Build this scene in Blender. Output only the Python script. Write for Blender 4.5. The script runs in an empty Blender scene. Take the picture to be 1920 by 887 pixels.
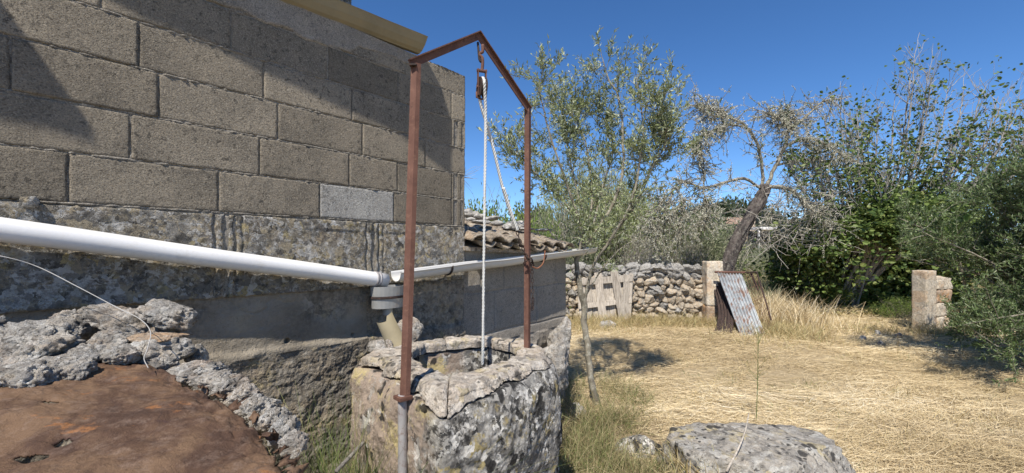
import bpy, math, random
import numpy as np
from mathutils import Vector, Matrix
R = np.random.RandomState(7)
random.seed(7)
sc = bpy.context.scene
C = sc.collection

# ------------------------------------------------------------------ camera, sky, sun, exposure
EYE = 1.6
cam = bpy.data.cameras.new('camera'); camo = bpy.data.objects.new('camera', cam); C.objects.link(camo)
cam.sensor_width = 36; cam.lens = 15.0; cam.shift_y = 26.5/1920; cam.clip_start = .02; cam.clip_end = 3000
camo.location = (0, 0, EYE); camo.rotation_euler = (math.pi/2, 0, 0)
sc.camera = camo
SD = np.array([-.292, -.956, 1.30])                 # towards the sun
SD = SD/np.linalg.norm(SD)
elev = math.asin(SD[2])
w = bpy.data.worlds.new('World'); sc.world = w; w.use_nodes = True
nt = w.node_tree; nt.nodes.clear()
sky = nt.nodes.new('ShaderNodeTexSky'); sky.sky_type = 'NISHITA'; sky.sun_disc = False
sky.sun_elevation = elev; sky.sun_rotation = math.atan2(SD[0], SD[1])
sky.air_density = 1.0; sky.air_density = 1.0; sky.dust_density = .0; sky.altitude = 2600; sky.ozone_density = 3.0
bg = nt.nodes.new('ShaderNodeBackground'); bg.inputs[1].default_value = .108
wo = nt.nodes.new('ShaderNodeOutputWorld')
hs = nt.nodes.new('ShaderNodeHueSaturation'); hs.inputs['Saturation'].default_value = 1.18
nt.links.new(sky.outputs[0], hs.inputs['Color']); tn = nt.nodes.new('ShaderNodeMix'); tn.data_type = 'RGBA'; tn.blend_type = 'MULTIPLY'; tn.inputs[0].default_value = 1; tn.inputs[7].default_value = (1.0, 1.06, 1.15, 1)
nt.links.new(hs.outputs[0], tn.inputs[6]); nt.links.new(tn.outputs[2], bg.inputs[0]); nt.links.new(bg.outputs[0], wo.inputs[0])
sl = bpy.data.lights.new('sun', 'SUN'); sl.energy = 5.0; sl.angle = math.radians(.53); sl.color = (1, .93, .83)
so = bpy.data.objects.new('sun', sl); C.objects.link(so)
so.rotation_euler = Vector(SD).to_track_quat('Z', 'Y').to_euler(); so.location = (0, -5, 20)
sc.view_settings.view_transform = 'Standard'; sc.view_settings.look = 'None'
sc.view_settings.exposure = 0.44; sc.view_settings.gamma = 1

# ------------------------------------------------------------------ helpers
def P(x, y, Z):                                     # a place from its direction and its distance
    return np.array([(x-960)/800*Z, Z, EYE+(470-y)/800*Z])

def _h(ix, iy, iz, seed):
    n = (ix.astype(np.uint32)*np.uint32(374761393) + iy.astype(np.uint32)*np.uint32(668265263)
         + iz.astype(np.uint32)*np.uint32(2147483647) + np.uint32((seed*974634777) & 0xffffffff))
    n = (n ^ (n >> np.uint32(13)))*np.uint32(1274126177)
    n = (n ^ (n >> np.uint32(16)))*np.uint32(2246822519)
    n = n ^ (n >> np.uint32(15))
    return (n & np.uint32(0xffffff)).astype(np.float64)/0xffffff
def vn(p, seed=0):
    f = np.floor(p); i = f.astype(np.int64); t = p-f; t = t*t*(3-2*t)
    x, y, z = i[..., 0], i[..., 1], i[..., 2]; a, b, c = t[..., 0], t[..., 1], t[..., 2]
    L = lambda u, v, k: u+(v-u)*k
    g = lambda dx, dy, dz: _h(x+dx, y+dy, z+dz, seed)
    return L(L(L(g(0,0,0), g(1,0,0), a), L(g(0,1,0), g(1,1,0), a), b),
             L(L(g(0,0,1), g(1,0,1), a), L(g(0,1,1), g(1,1,1), a), b), c)
def fbm(p, s=1., o=4, seed=0, gain=.5):
    p = np.asarray(p, float)*s; r = 0; a = 1; t = 0
    for k in range(o):
        r = r+a*vn(p+17.3*k, seed+k); t += a; a *= gain; p = p*2.03
    return r/t-.5                                   # about -.5 .. .5
def ridged(p, s=1., o=4, seed=0):
    p = np.asarray(p, float)*s; r = 0; a = 1; t = 0
    for k in range(o):
        r = r+a*(1-np.abs(2*vn(p+9.1*k, seed+k)-1)); t += a; a *= .5; p = p*2.1
    return r/t

def mesh_np(name, V, F, sm=False, attr=None):
    V = np.ascontiguousarray(V, dtype=np.float32).reshape(-1, 3)
    me = bpy.data.meshes.new(name)
    if isinstance(F, np.ndarray) and F.ndim == 2: FL = [F]
    elif isinstance(F, (tuple,)) : FL = list(F)
    else:
        by = {}
        for f in F: by.setdefault(len(f), []).append(f)
        FL = [np.array(v) for v in by.values()]
    FL = [f for f in FL if len(f)]
    me.vertices.add(len(V)); me.vertices.foreach_set('co', V.ravel())
    li = np.concatenate([f.ravel() for f in FL]).astype(np.int32)
    st = []; o = 0
    for f in FL:
        k = f.shape[1]; st.append(o+np.arange(len(f))*k); o += len(f)*k
    st = np.concatenate(st).astype(np.int32)
    me.loops.add(len(li)); me.loops.foreach_set('vertex_index', li)
    me.polygons.add(len(st)); me.polygons.foreach_set('loop_start', st)
    me.polygons.foreach_set('use_smooth', np.full(len(st), bool(sm)))
    me.update(calc_edges=True)
    if attr is not None:
        at = me.attributes.new('rnd', 'FLOAT', 'POINT'); at.data.foreach_set('value', np.asarray(attr, np.float32).ravel())
    return me
def tag(o, label=None, cat=None, group=None, kind=None):
    if label: o['label'] = label
    if cat: o['category'] = cat
    if group: o['group'] = group
    if kind: o['kind'] = kind
    return o
def link(name, me, mat=None, parent=None):
    o = bpy.data.objects.new(name, me); C.objects.link(o)
    if mat and not me.materials: me.materials.append(mat)
    if parent:
        o.parent = parent
        o.location = -Vector(root_loc(parent))
    return o
def root_loc(o):
    l = Vector(o.location)
    while o.parent: o = o.parent; l += Vector(o.location)
    return l
def mk(name, V, F, mat, parent=None, sm=False, attr=None):
    return link(name, mesh_np(name, V, F, sm, attr), mat, parent)
def thing(name, loc, label, cat, group=None):
    o = bpy.data.objects.new(name, None); C.objects.link(o); o.location = loc; o.empty_display_size = .2
    return tag(o, label, cat, group)
def place(name, me, mat, loc, rot, scale, parent=None):      # object sharing mesh data
    o = bpy.data.objects.new(name, me); C.objects.link(o)
    if mat and not me.materials: me.materials.append(mat)
    loc = Vector(loc)
    if parent: o.parent = parent; loc = loc-root_loc(parent)
    o.location = loc; o.rotation_euler = rot; o.scale = scale
    return o
def join(parts):                                    # [(V,F array quads)] -> V,F
    V = []; F = {}; o = 0
    for v, f in parts:
        v = np.asarray(v).reshape(-1, 3); V.append(v)
        if isinstance(f, np.ndarray): f = (f,)
        for g in f:
            if len(g): F.setdefault(g.shape[1], []).append(g+o)
        o += len(v)
    return np.concatenate(V), tuple(np.concatenate(g) for g in F.values())

def grid_faces(n, m, off=0):                        # n x m vertices
    i = np.arange(n-1)[:, None]*m+np.arange(m-1)[None, :]
    return np.stack([i, i+m, i+m+1, i+1], -1).reshape(-1, 4)+off

def cube_grid(nx, ny, nz):                          # surface of [-1,1]^3, welded
    pts = {}; V = []; F = []
    def vid(a, b, c):
        k = (a, b, c)
        if k not in pts: pts[k] = len(V); V.append((2*a/nx-1, 2*b/ny-1, 2*c/nz-1))
        return pts[k]
    for a in range(nx):
        for b in range(ny):
            F.append((vid(a,b,0), vid(a,b+1,0), vid(a+1,b+1,0), vid(a+1,b,0)))
            F.append((vid(a,b,nz), vid(a+1,b,nz), vid(a+1,b+1,nz), vid(a,b+1,nz)))
    for a in range(nx):
        for c in range(nz):
            F.append((vid(a,0,c), vid(a+1,0,c), vid(a+1,0,c+1), vid(a,0,c+1)))
            F.append((vid(a,ny,c), vid(a,ny,c+1), vid(a+1,ny,c+1), vid(a+1,ny,c)))
    for b in range(ny):
        for c in range(nz):
            F.append((vid(0,b,c), vid(0,b,c+1), vid(0,b+1,c+1), vid(0,b+1,c)))
            F.append((vid(nx,b,c), vid(nx,b+1,c), vid(nx,b+1,c+1), vid(nx,b,c+1)))
    return np.array(V), np.array(F)
def rbox(size, n, rnd=.15, amp=.01, fs=8, seed=0, o=4):   # rounded rough box, size = full
    V, F = cube_grid(*n); h = np.array(size)/2
    r = rnd*h.min()
    inner = np.maximum(h-r, 1e-4)
    p = V*h; q = np.clip(p, -inner, inner); d = p-q; L = np.linalg.norm(d, axis=1, keepdims=True)
    p = np.where(L > 1e-9, q+d/np.maximum(L, 1e-9)*np.minimum(L, r), p)
    nrm = V/np.linalg.norm(V, axis=1, keepdims=True)
    nn = np.sign(V)*(np.abs(V) > .999); nn = nn+nrm*.3; nn /= np.linalg.norm(nn, axis=1, keepdims=True)
    p = p+nn*(fbm(p+seed*3.7, fs, o, seed)*2*amp)[:, None]
    return p, F
def ico(sub):
    import bmesh
    bm = bmesh.new(); bmesh.ops.create_icosphere(bm, subdivisions=sub, radius=1)
    V = np.array([v.co[:] for v in bm.verts]); F = np.array([[v.index for v in f.verts] for f in bm.faces]); bm.free()
    return V, F
_ICO = {}
def rock(sub, rad, seed, amp=.35, fs=1.3, flat=0, fine=.06, cuts=9, pits=0):
    if sub not in _ICO: _ICO[sub] = ico(sub)
    V, F = _ICO[sub]; rs = np.random.RandomState(seed)
    p = V.copy()
    for k in range(cuts):                           # facets
        n = rs.normal(size=3); n /= np.linalg.norm(n); d = rs.uniform(.55, .88)
        e = np.maximum(p@n-d, 0); p = p-e[:, None]*n*.85
    rad = np.array(rad, float); m = rad.mean(); q = p*rad/m
    f = 1+amp*fbm(q+seed*1.71, fs, 3, seed)+fine*2*fbm(q+seed, fs*4, 5, seed+5, .6)
    if pits: f = f-pits*np.clip(ridged(q+seed, fs*2.4, 3, seed+9)-.66, 0, 1)*1.3
    return p*f[:, None]*rad, F
def rotz(V, a):
    c, s = math.cos(a), math.sin(a); return V@np.array([[c, s, 0], [-s, c, 0], [0, 0, 1]])
def rotm(rx, ry, rz):
    from mathutils import Euler
    return np.array(Euler((rx, ry, rz)).to_matrix())

def frames(pts):
    pts = np.asarray(pts, float); t = np.gradient(pts, axis=0); t /= np.linalg.norm(t, axis=1, keepdims=True)+1e-12
    up = np.array([0, 0, 1.]); 
    if abs(t[0]@up) > .9: up = np.array([1., 0, 0])
    u = np.zeros_like(t); v = up-t[0]*(up@t[0]); v /= np.linalg.norm(v); u[0] = v
    for i in range(1, len(t)):
        v = u[i-1]-t[i]*(u[i-1]@t[i]); u[i] = v/(np.linalg.norm(v)+1e-12)
    return t, u, np.cross(t, u)
def tube(pts, r, k=8, cap=True):
    pts = np.asarray(pts, float); t, u, v = frames(pts); n = len(pts); r = np.broadcast_to(r, (n,))
    a = np.arange(k)*2*math.pi/k
    V = pts[:, None]+r[:, None, None]*(np.cos(a)[None, :, None]*u[:, None]+np.sin(a)[None, :, None]*v[:, None])
    i = np.arange(n-1)[:, None]*k; j = np.arange(k)[None]; j2 = (j+1) % k
    F = np.stack([i+j, i+j2, i+k+j2, i+k+j], -1).reshape(-1, 4)
    if cap: return V.reshape(-1, 3), (F, np.array([np.arange(k)[::-1]]), np.array([np.arange(k)+(n-1)*k]))
    return V.reshape(-1, 3), F
def joinall(parts):
    V = []; F = {}; o = 0
    for v, f in parts:
        V.append(v)
        for g in (f if isinstance(f, tuple) else (f,)): F.setdefault(g.shape[1], []).append(g+o)
        o += len(v)
    return np.concatenate(V), tuple(np.concatenate(g) for g in F.values())
def tubes(Pt, r0, r1, k=3):                          # Pt (N,m,3) many at once
    N, m, _ = Pt.shape
    d = Pt[:, -1]-Pt[:, 0]; d /= np.linalg.norm(d, axis=1, keepdims=True)+1e-9
    ref = np.where(np.abs(d[:, 2:3]) > .8, np.array([[1., 0, 0]]), np.array([[0, 0, 1.]]))
    u = np.cross(d, ref); u /= np.linalg.norm(u, axis=1, keepdims=True)+1e-9; v = np.cross(d, u)
    a = np.arange(k)*2*math.pi/k; tt = np.linspace(0, 1, m)
    r = (np.asarray(r0).reshape(-1, 1)*(1-tt)+np.asarray(r1).reshape(-1, 1)*tt)
    V = Pt[:, :, None]+r[:, :, None, None]*(np.cos(a)[None, None, :, None]*u[:, None, None]+np.sin(a)[None, None, :, None]*v[:, None, None])
    b = (np.arange(N)*m*k)[:, None, None]; i = (np.arange(m-1)*k)[None, :, None]; j = np.arange(k)[None, None]; j2 = (j+1) % k
    F = np.stack([b+i+j, b+i+j2, b+i+k+j2, b+i+k+j], -1).reshape(-1, 4)
    return V.reshape(-1, 3), F
def unit(a): return a/(np.linalg.norm(a, axis=-1, keepdims=True)+1e-9)
def leaves(P0, D, L, W, hexa=False, rs=R, fold=.25):
    N = len(P0); D = unit(D); L = np.broadcast_to(L, (N,))[:, None]; W = np.broadcast_to(W, (N,))[:, None]
    s = unit(np.cross(D, rs.normal(size=(N, 3)))); nn = np.cross(D, s)
    if not hexa:
        V = np.stack([P0, P0+D*L*.5+s*W*.5+nn*W*fold, P0+D*L, P0+D*L*.5-s*W*.5+nn*W*fold], 1)
        F = np.arange(N*4).reshape(N, 4)
        return V.reshape(-1, 3), F, np.repeat(rs.rand(N), 4)
    V = np.stack([P0, P0+D*L*.3+s*W*.42+nn*W*fold, P0+D*L*.7+s*W*.5+nn*W*fold*.6, P0+D*L-nn*W*.15,
                  P0+D*L*.7-s*W*.5+nn*W*fold*.6, P0+D*L*.3-s*W*.42+nn*W*fold], 1)
    b = np.arange(N)[:, None]*6
    F = np.concatenate([b+np.array([[0, 1, 2, 3]]), b+np.array([[0, 3, 4, 5]])])
    return V.reshape(-1, 3), F, np.repeat(rs.rand(N), 6)
def strips(P0, D, L, W, B, n=3, rs=R, flatside=None, taper=.15):   # curved blades
    N = len(P0); L = np.broadcast_to(L, (N,))[:, None, None]; W = np.broadcast_to(W, (N,))[:, None, None]
    t = np.linspace(0, 1, n+1)[None, :, None]
    c = P0[:, None]+D[:, None]*L*t+B[:, None]*L*t*t
    s = unit(np.cross(D, rs.normal(size=(N, 3)) if flatside is None else flatside))[:, None]
    wd = W*(1-(1-taper)*t**1.5)*.5
    V = np.stack([c-s*wd, c+s*wd], 2).reshape(-1, 3)
    m = 2*(n+1); b = (np.arange(N)*m)[:, None, None]; i = (np.arange(n)*2)[None, :, None]
    F = (b+i+np.array([[[0, 1, 3, 2]]])).reshape(-1, 4)
    return V, F, np.repeat(rs.rand(N), m)

def polyline(pts, n):                                # smooth resample (Catmull-Rom)
    p = np.asarray(pts, float)
    q = np.vstack([2*p[0]-p[1], p, 2*p[-1]-p[-2]]); m = len(p)-1
    ts = np.linspace(0, m-1e-6, n); out = []
    for t in ts:
        i = int(t); f = t-i; a, b, c, d = q[i], q[i+1], q[i+2], q[i+3]
        out.append(.5*((2*b)+(-a+c)*f+(2*a-5*b+4*c-d)*f*f+(-a+3*b-3*c+d)*f**3))
    return np.array(out)

# ------------------------------------------------------------------ materials
class NB:
    def __init__(s, name, rough=.9, spec=.2):
        s.m = bpy.data.materials.new(name); s.m.use_nodes = True; s.t = s.m.node_tree; s.t.nodes.clear()
        s.out = s.t.nodes.new('ShaderNodeOutputMaterial'); s.b = s.t.nodes.new('ShaderNodeBsdfPrincipled')
        s.t.links.new(s.b.outputs[0], s.out.inputs[0])
        s.b.inputs['Roughness'].default_value = rough; s.b.inputs['Specular IOR Level'].default_value = spec
        tc = s.t.nodes.new('ShaderNodeTexCoord'); oi = s.t.nodes.new('ShaderNodeObjectInfo')
        vm = s.t.nodes.new('ShaderNodeVectorMath'); vm.operation = 'MULTIPLY_ADD'
        cx = s.t.nodes.new('ShaderNodeCombineXYZ')
        s.rand = oi.outputs['Random']
        for k in range(3): s.t.links.new(s.rand, cx.inputs[k])
        s.t.links.new(cx.outputs[0], vm.inputs[0]); vm.inputs[1].default_value = (37, 53, 71)
        s.t.links.new(tc.outputs['Object'], vm.inputs[2]); s.co = vm.outputs[0]; s.raw = tc.outputs['Object']
    def nd(s, ty, **k):
        n = s.t.nodes.new(ty)
        for a, b in k.items(): setattr(n, a, b)
        return n
    def set(s, n, i, v):
        if v is None: return
        if hasattr(v, 'is_linked') or hasattr(v, 'links'): s.t.links.new(v, n.inputs[i])
        else: n.inputs[i].default_value = v
    def noise(s, sc=5, d=5, r=.6, dist=0, co=None):
        n = s.nd('ShaderNodeTexNoise'); s.set(n, 'Vector', co or s.co); s.set(n, 'Scale', sc); s.set(n, 'Detail', d); s.set(n, 'Roughness', r); s.set(n, 'Distortion', dist)
        return n.outputs[0]
    def vor(s, sc=5, feat='F1', out=0, co=None, rnd=1):
        n = s.nd('ShaderNodeTexVoronoi', feature=feat); s.set(n, 'Vector', co or s.co); s.set(n, 'Scale', sc); s.set(n, 'Randomness', rnd)
        return n.outputs[out]
    def warp(s, amt, sc=6):
        n = s.nd('ShaderNodeTexNoise'); s.set(n, 'Vector', s.co); s.set(n, 'Scale', sc); s.set(n, 'Detail', 3)
        a = s.nd('ShaderNodeVectorMath', operation='MULTIPLY_ADD'); s.t.links.new(n.outputs[1], a.inputs[0]); a.inputs[1].default_value = (amt,)*3
        s.t.links.new(s.co, a.inputs[2]); return a.outputs[0]
    def scale(s, v, co=None):
        a = s.nd('ShaderNodeVectorMath', operation='MULTIPLY'); s.t.links.new(co or s.co, a.inputs[0]); a.inputs[1].default_value = v; return a.outputs[0]
    def ramp(s, f, stops, interp='LINEAR'):
        n = s.nd('ShaderNodeValToRGB'); n.color_ramp.interpolation = interp; e = n.color_ramp.elements
        while len(e) < len(stops): e.new(.5)
        for k, (p, c) in enumerate(stops):
            e[k].position = p; e[k].color = (c, c, c, 1) if isinstance(c, (int, float)) else (*c, 1)
        s.t.links.new(f, n.inputs[0]); return n.outputs[0]
    def mix(s, f, a, b, bt='MIX'):
        n = s.nd('ShaderNodeMix', data_type='RGBA', blend_type=bt)
        s.set(n, 0, f); 
        for i, v in ((6, a), (7, b)):
            if isinstance(v, tuple): n.inputs[i].default_value = (*v, 1)
            else: s.t.links.new(v, n.inputs[i])
        return n.outputs[2]
    def m_(s, op, a, b=None, c=None):
        n = s.nd('ShaderNodeMath', operation=op); s.set(n, 0, a)
        if b is not None: s.set(n, 1, b)
        if c is not None: s.set(n, 2, c)
        return n.outputs[0]
    def bump(s, h, st=.5, dist=.01):
        n = s.nd('ShaderNodeBump'); s.set(n, 'Strength', st); s.set(n, 'Distance', dist); s.t.links.new(h, n.inputs['Height'])
        if getattr(s, 'lastn', None) is not None: s.t.links.new(s.lastn, n.inputs['Normal'])
        s.lastn = n.outputs[0]; s.t.links.new(s.lastn, s.b.inputs['Normal'])
    def col(s, c):
        if isinstance(c, tuple): s.b.inputs['Base Color'].default_value = (*c, 1)
        else: s.t.links.new(c, s.b.inputs['Base Color'])
        return s
    def attr(s, name='rnd'):
        n = s.nd('ShaderNodeAttribute', attribute_name=name); return n.outputs['Fac']
    def mosaic(s, sc, warp, stops, wsc=22):
        w1 = s.warp(warp, wsc); v = s.nd('ShaderNodeTexVoronoi'); s.set(v, 'Vector', w1); s.set(v, 'Scale', sc)
        sp = s.nd('ShaderNodeSeparateColor'); s.t.links.new(v.outputs[1], sp.inputs[0]); return s.ramp(sp.outputs[0], stops, 'CONSTANT')
    def hue_var(s, c, amt=.25):                      # per-object brightness
        f = s.m_('MULTIPLY_ADD', s.rand, amt, 1-amt/2)
        n = s.nd('ShaderNodeVectorMath', operation='SCALE'); s.t.links.new(c, n.inputs[0]); s.t.links.new(f, n.inputs['Scale']); return n.outputs[0]

def m_concrete(name, base=(.30,.27,.23), dark=(.17,.155,.135), spot=.055, var=.3, lichen=0.):
    n = NB(name)
    c = n.ramp(n.noise(3.5, 6, .65), [(.3, dark), (.62, base)])
    c = n.mix(n.m_('MULTIPLY', n.ramp(n.noise(1.6, 4, .6, co=n.warp(.3)), [(.45, 0), (.62, 1)]), .45), c, tuple(x*.62 for x in base))
    sp = n.ramp(n.noise(42, 4, .65), [(.54, 0), (.62, 1)])
    sp2 = n.ramp(n.noise(5, 3, .6), [(.38, .25), (.6, 1)])
    c = n.mix(n.m_('MULTIPLY', n.m_('MULTIPLY', sp, sp2), .75), c, (spot, spot*.97, spot*.9))
    c = n.mix(n.m_('MULTIPLY', n.ramp(n.noise(140, 2, .6), [(.5, 0), (.66, 1)]), .5), c, tuple(x*1.5 for x in base))
    c = n.mix(n.m_('MULTIPLY', n.ramp(n.noise(170, 2, .6, co=n.scale((1.1, .9, 1.2))), [(.54, 0), (.64, 1)]), .7), c, tuple(x*.3 for x in base))
    if lichen:
        lf = n.m_('MULTIPLY', n.ramp(n.noise(9, 5, .75), [(.54, 0), (.6, 1)]), lichen)
        c = n.mix(lf, c, (.42, .41, .38))
        lf = n.m_('MULTIPLY', n.ramp(n.noise(7, 5, .75, co=n.scale((1.1, .9, 1.3))), [(.6, 0), (.66, 1)]), lichen)
        c = n.mix(lf, c, (.36, .24, .07))
    n.col(n.hue_var(c, var))
    n.bump(n.noise(85, 6, .8), 1., .010)
    n.bump(n.ramp(n.vor(130), [(.0, 0), (.45, 1)]), .6, .004)
    return n.m

def m_limestone(name, base=(.46,.40,.32), grey=(.30,.285,.26), white=(.66,.63,.57), black=.6, yellow=.5, whitea=.6, orange=0., spsc=9, bump=1., fs=1., mos=0., msc=18):
    n = NB(name); wc = n.warp(.05, 14)
    c = n.ramp(n.noise(2.6*fs, 6, .65), [(.34, grey), (.6, base)])
    c = n.mix(n.m_('MULTIPLY', n.ramp(n.noise(30*fs, 5, .7), [(.42, 1), (.56, 0)]), .55), c, tuple(x*.42 for x in grey))
    c = n.mix(n.m_('MULTIPLY', n.ramp(n.noise(8.5*fs, 7, .8, .4), [(.52, 0), (.57, 1)]), whitea), c, white)
    if yellow: c = n.mix(n.m_('MULTIPLY', n.ramp(n.noise(6*fs, 7, .78, co=n.scale((.8, 1.2, 1.1))), [(.57, 0), (.63, 1)]), yellow), c, (.50, .40, .13))
    if orange: c = n.mix(n.m_('MULTIPLY', n.ramp(n.noise(3.4*fs, 6, .7, co=n.scale((1.4, .7, 1.2))), [(.52, 0), (.60, 1)]), orange), c, (.48, .27, .12))
    if mos:
        mk_ = n.mosaic(msc, .09, [(0, tuple(x*.35 for x in grey)), (.16, tuple(x*.8 for x in grey)), (.36, tuple(x*1.2 for x in grey)), (.55, base), (.74, white), (.90, (.46,.38,.20) if yellow else base)])
        c = n.mix(n.m_('MULTIPLY', n.ramp(n.noise(7, 5, .7), [(.40, 0), (.52, 1)]), mos), c, mk_)
        mk2 = n.mosaic(msc*2.7, .05, [(0, tuple(x*.45 for x in grey)), (.22, grey), (.5, base), (.75, white)], 50)
        c = n.mix(n.m_('MULTIPLY', n.ramp(n.noise(11, 5, .7, co=n.scale((1.2, .8, 1))), [(.46, 0), (.56, 1)]), mos*.8), c, mk2)
    if black:
        a = n.ramp(n.vor(spsc, co=wc), [(.26, 1), (.34, 0)])
        b = n.ramp(n.noise(3.2, 3, .6, co=n.scale((1.3, 1, .9))), [(.46, 0), (.52, 1)])
        a2 = n.ramp(n.vor(spsc*2.1, co=n.warp(.03, 20)), [(.20, 1), (.28, 0)])
        k = n.m_('MAXIMUM', n.m_('MULTIPLY', a, b), n.m_('MULTIPLY', a2, n.ramp(n.noise(4.7, 3, .6), [(.5, 0), (.56, 1)])))
        k = n.m_('MAXIMUM', k, n.m_('MULTIPLY', n.ramp(n.noise(14, 8, .8), [(.58, 0), (.61, 1)]), .8))
        c = n.mix(n.m_('MULTIPLY', k, black), c, (.035, .034, .033))
    n.col(n.hue_var(c, .2))
    n.bump(n.noise(11*fs, 8, .75), .9*bump, .03)
    n.bump(n.ramp(n.vor(70*fs), [(0, 0), (.5, 1)]), .6*bump, .005)
    return n.m

def m_well(name, left=(.50,.40,.32)):
    n = NB(name); wc = n.warp(.10, 9)
    sp = n.nd('ShaderNodeSeparateXYZ'); n.t.links.new(n.raw, sp.inputs[0])
    g = n.m_('ADD', n.m_('MULTIPLY_ADD', sp.outputs[0], 8., 3.0), n.m_('MULTIPLY_ADD', n.noise(5, 4, .6), 2., -1.0))
    g = n.ramp(n.m_('MULTIPLY_ADD', g, .35, .3), [(.35, 0), (.6, 1)])
    a = n.ramp(n.noise(6, 7, .7), [(.32, tuple(x*.62 for x in left)), (.6, left)])
    a = n.mix(n.ramp(n.noise(4.2, 7, .75, co=wc), [(.52, 0), (.60, 1)]), a, (.60,.50,.26))
    a = n.mix(n.ramp(n.noise(10, 8, .8), [(.56, 0), (.62, 1)]), a, (.68,.64,.55))
    b = n.ramp(n.noise(8, 9, .8), [(.34, (.07,.068,.066)), (.45, (.22,.21,.195)), (.54, (.42,.40,.36)), (.60, (.74,.72,.67))])
    b = n.mix(n.ramp(n.noise(12, 6, .75, co=wc), [(.55, 0), (.61, 1)]), b, (.42,.34,.17))
    mo = n.mosaic(17, .10, [(0, (.045,.044,.043)), (.18, (.16,.155,.145)), (.36, (.30,.29,.265)), (.54, (.44,.42,.38)), (.72, (.76,.74,.69)), (.86, (.44,.36,.17)), (.93, (.34,.33,.30))])
    b = n.mix(n.ramp(n.noise(9, 6, .7), [(.42, 0), (.50, .9)]), b, mo)
    mo2 = n.mosaic(46, .05, [(0, (.05,.05,.048)), (.25, (.25,.24,.22)), (.55, (.50,.48,.44)), (.8, (.78,.76,.70))], 50)
    b = n.mix(n.ramp(n.noise(14, 6, .7, co=n.scale((1.2, .8, 1))), [(.48, 0), (.55, .85)]), b, mo2)
    a = n.mix(n.ramp(n.noise(8, 6, .75, co=n.scale((.8, 1.2, 1))), [(.55, 0), (.60, .8)]), a, mo)
    c = n.mix(g, a, b)
    k = n.ramp(n.noise(7, 5, .6, .5), [(.56, 0), (.60, 1)])
    v = n.m_('MULTIPLY', n.ramp(n.vor(15, co=n.warp(.045, 18)), [(.34, 1), (.42, 0)]), n.ramp(n.noise(3.4, 3, .6, co=n.scale((1.3, 1, .9))), [(.54, 0), (.57, 1)]))
    k = n.m_('MAXIMUM', n.m_('MULTIPLY', k, n.m_('MULTIPLY_ADD', g, .9, .1)), v)
    c = n.mix(n.m_('MULTIPLY', k, .93), c, (.032, .031, .03))
    n.col(c); n.bump(n.noise(13, 9, .78), 1., .035); n.bump(n.noise(90, 4, .8), .7, .006); return n.m
def m_rust(name, a=(.085, .040, .029), b=(.15, .076, .055), rough=.8):
    n = NB(name, rough, .3)
    c = n.ramp(n.noise(9, 6, .7), [(.3, a), (.65, b)])
    c = n.mix(n.m_('MULTIPLY', n.ramp(n.noise(60, 4, .7), [(.55, 0), (.68, 1)]), .6), c, (.22, .12, .08))
    c = n.mix(n.m_('MULTIPLY', n.ramp(n.noise(25, 4, .7), [(.60, 0), (.72, 1)]), .7), c, (.045, .025, .02))
    n.col(c); n.bump(n.noise(120, 5, .7), .5, .002); return n.m
def m_plain(name, c, rough=.5, spec=.4, var=.12, dirt=(.3, .28, .24), dirta=.25, bs=20, bump=.15, metal=0):
    n = NB(name, rough, spec)
    k = n.ramp(n.noise(bs*.3, 6, .7), [(.35, tuple(x*(1-var) for x in c)), (.65, c)])
    k = n.mix(n.m_('MULTIPLY', n.ramp(n.noise(bs*.6, 7, .8), [(.52, 0), (.68, 1)]), dirta), k, dirt)
    n.col(k); n.b.inputs['Metallic'].default_value = metal; n.bump(n.noise(bs*3, 5, .7), bump, .003); return n.m
def m_leaf(name, stops, trans=.3, rough=.5):
    n = NB(name, rough, .35)
    c = n.ramp(n.attr(), stops); n.col(c)
    tr = n.nd('ShaderNodeBsdfTranslucent'); n.t.links.new(c, tr.inputs[0])
    mx = n.nd('ShaderNodeMixShader'); mx.inputs[0].default_value = trans
    n.t.links.new(n.b.outputs[0], mx.inputs[1]); n.t.links.new(tr.outputs[0], mx.inputs[2]); n.t.links.new(mx.outputs[0], n.out.inputs[0])
    return n.m
def m_bark(name, a, b, lich=.4, sc=1.):
    n = NB(name)
    c = n.ramp(n.noise(14*sc, 6, .7, co=n.scale((1, 1, .35))), [(.35, a), (.62, b)])
    c = n.mix(n.m_('MULTIPLY', n.ramp(n.noise(22*sc, 5, .75), [(.52, 0), (.6, 1)]), lich), c, (.42, .41, .34))
    n.col(c); n.bump(n.noise(26*sc, 7, .75, co=n.scale((1, 1, .3))), 1., .02*1/sc); return n.m

M = {}
M['block'] = m_concrete('rough_concrete_block', (.285,.248,.192), (.145,.13,.106), .035, .4)
M['block_pale'] = m_concrete('pale_concrete_block', (.40,.39,.36), (.28,.27,.25), .10)
M['mortar'] = m_concrete('old_mortar', (.34,.31,.26), (.18,.165,.145), .09, 0)
M['render'] = m_concrete('patched_cement_render', (.37,.335,.285), (.235,.212,.182), .13, .1)
M['lichstone'] = m_limestone('lichened_sandstone', (.40,.34,.24), (.22,.21,.19), (.56,.55,.52), .4, .6, .9, .12, spsc=22, fs=2.2, bump=1.2, mos=.85, msc=26)
M['plinth'] = m_limestone('weathered_rubble_render', (.40,.33,.24), (.19,.175,.15), (.44,.41,.35), .3, .15, .3, spsc=10, fs=1.3, mos=.45, msc=20)
_t = M['plinth'].node_tree; _b = [x for x in _t.nodes if x.type == 'BSDF_PRINCIPLED'][0]; _s = _b.inputs['Base Color'].links[0].from_socket
_m = _t.nodes.new('ShaderNodeMix'); _m.data_type = 'RGBA'; _a = _t.nodes.new('ShaderNodeAttribute'); _a.attribute_name = 'rnd'; _x = _t.nodes.new('ShaderNodeTexNoise'); _x.inputs['Scale'].default_value = 5; _x.inputs['Detail'].default_value = 7
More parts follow.
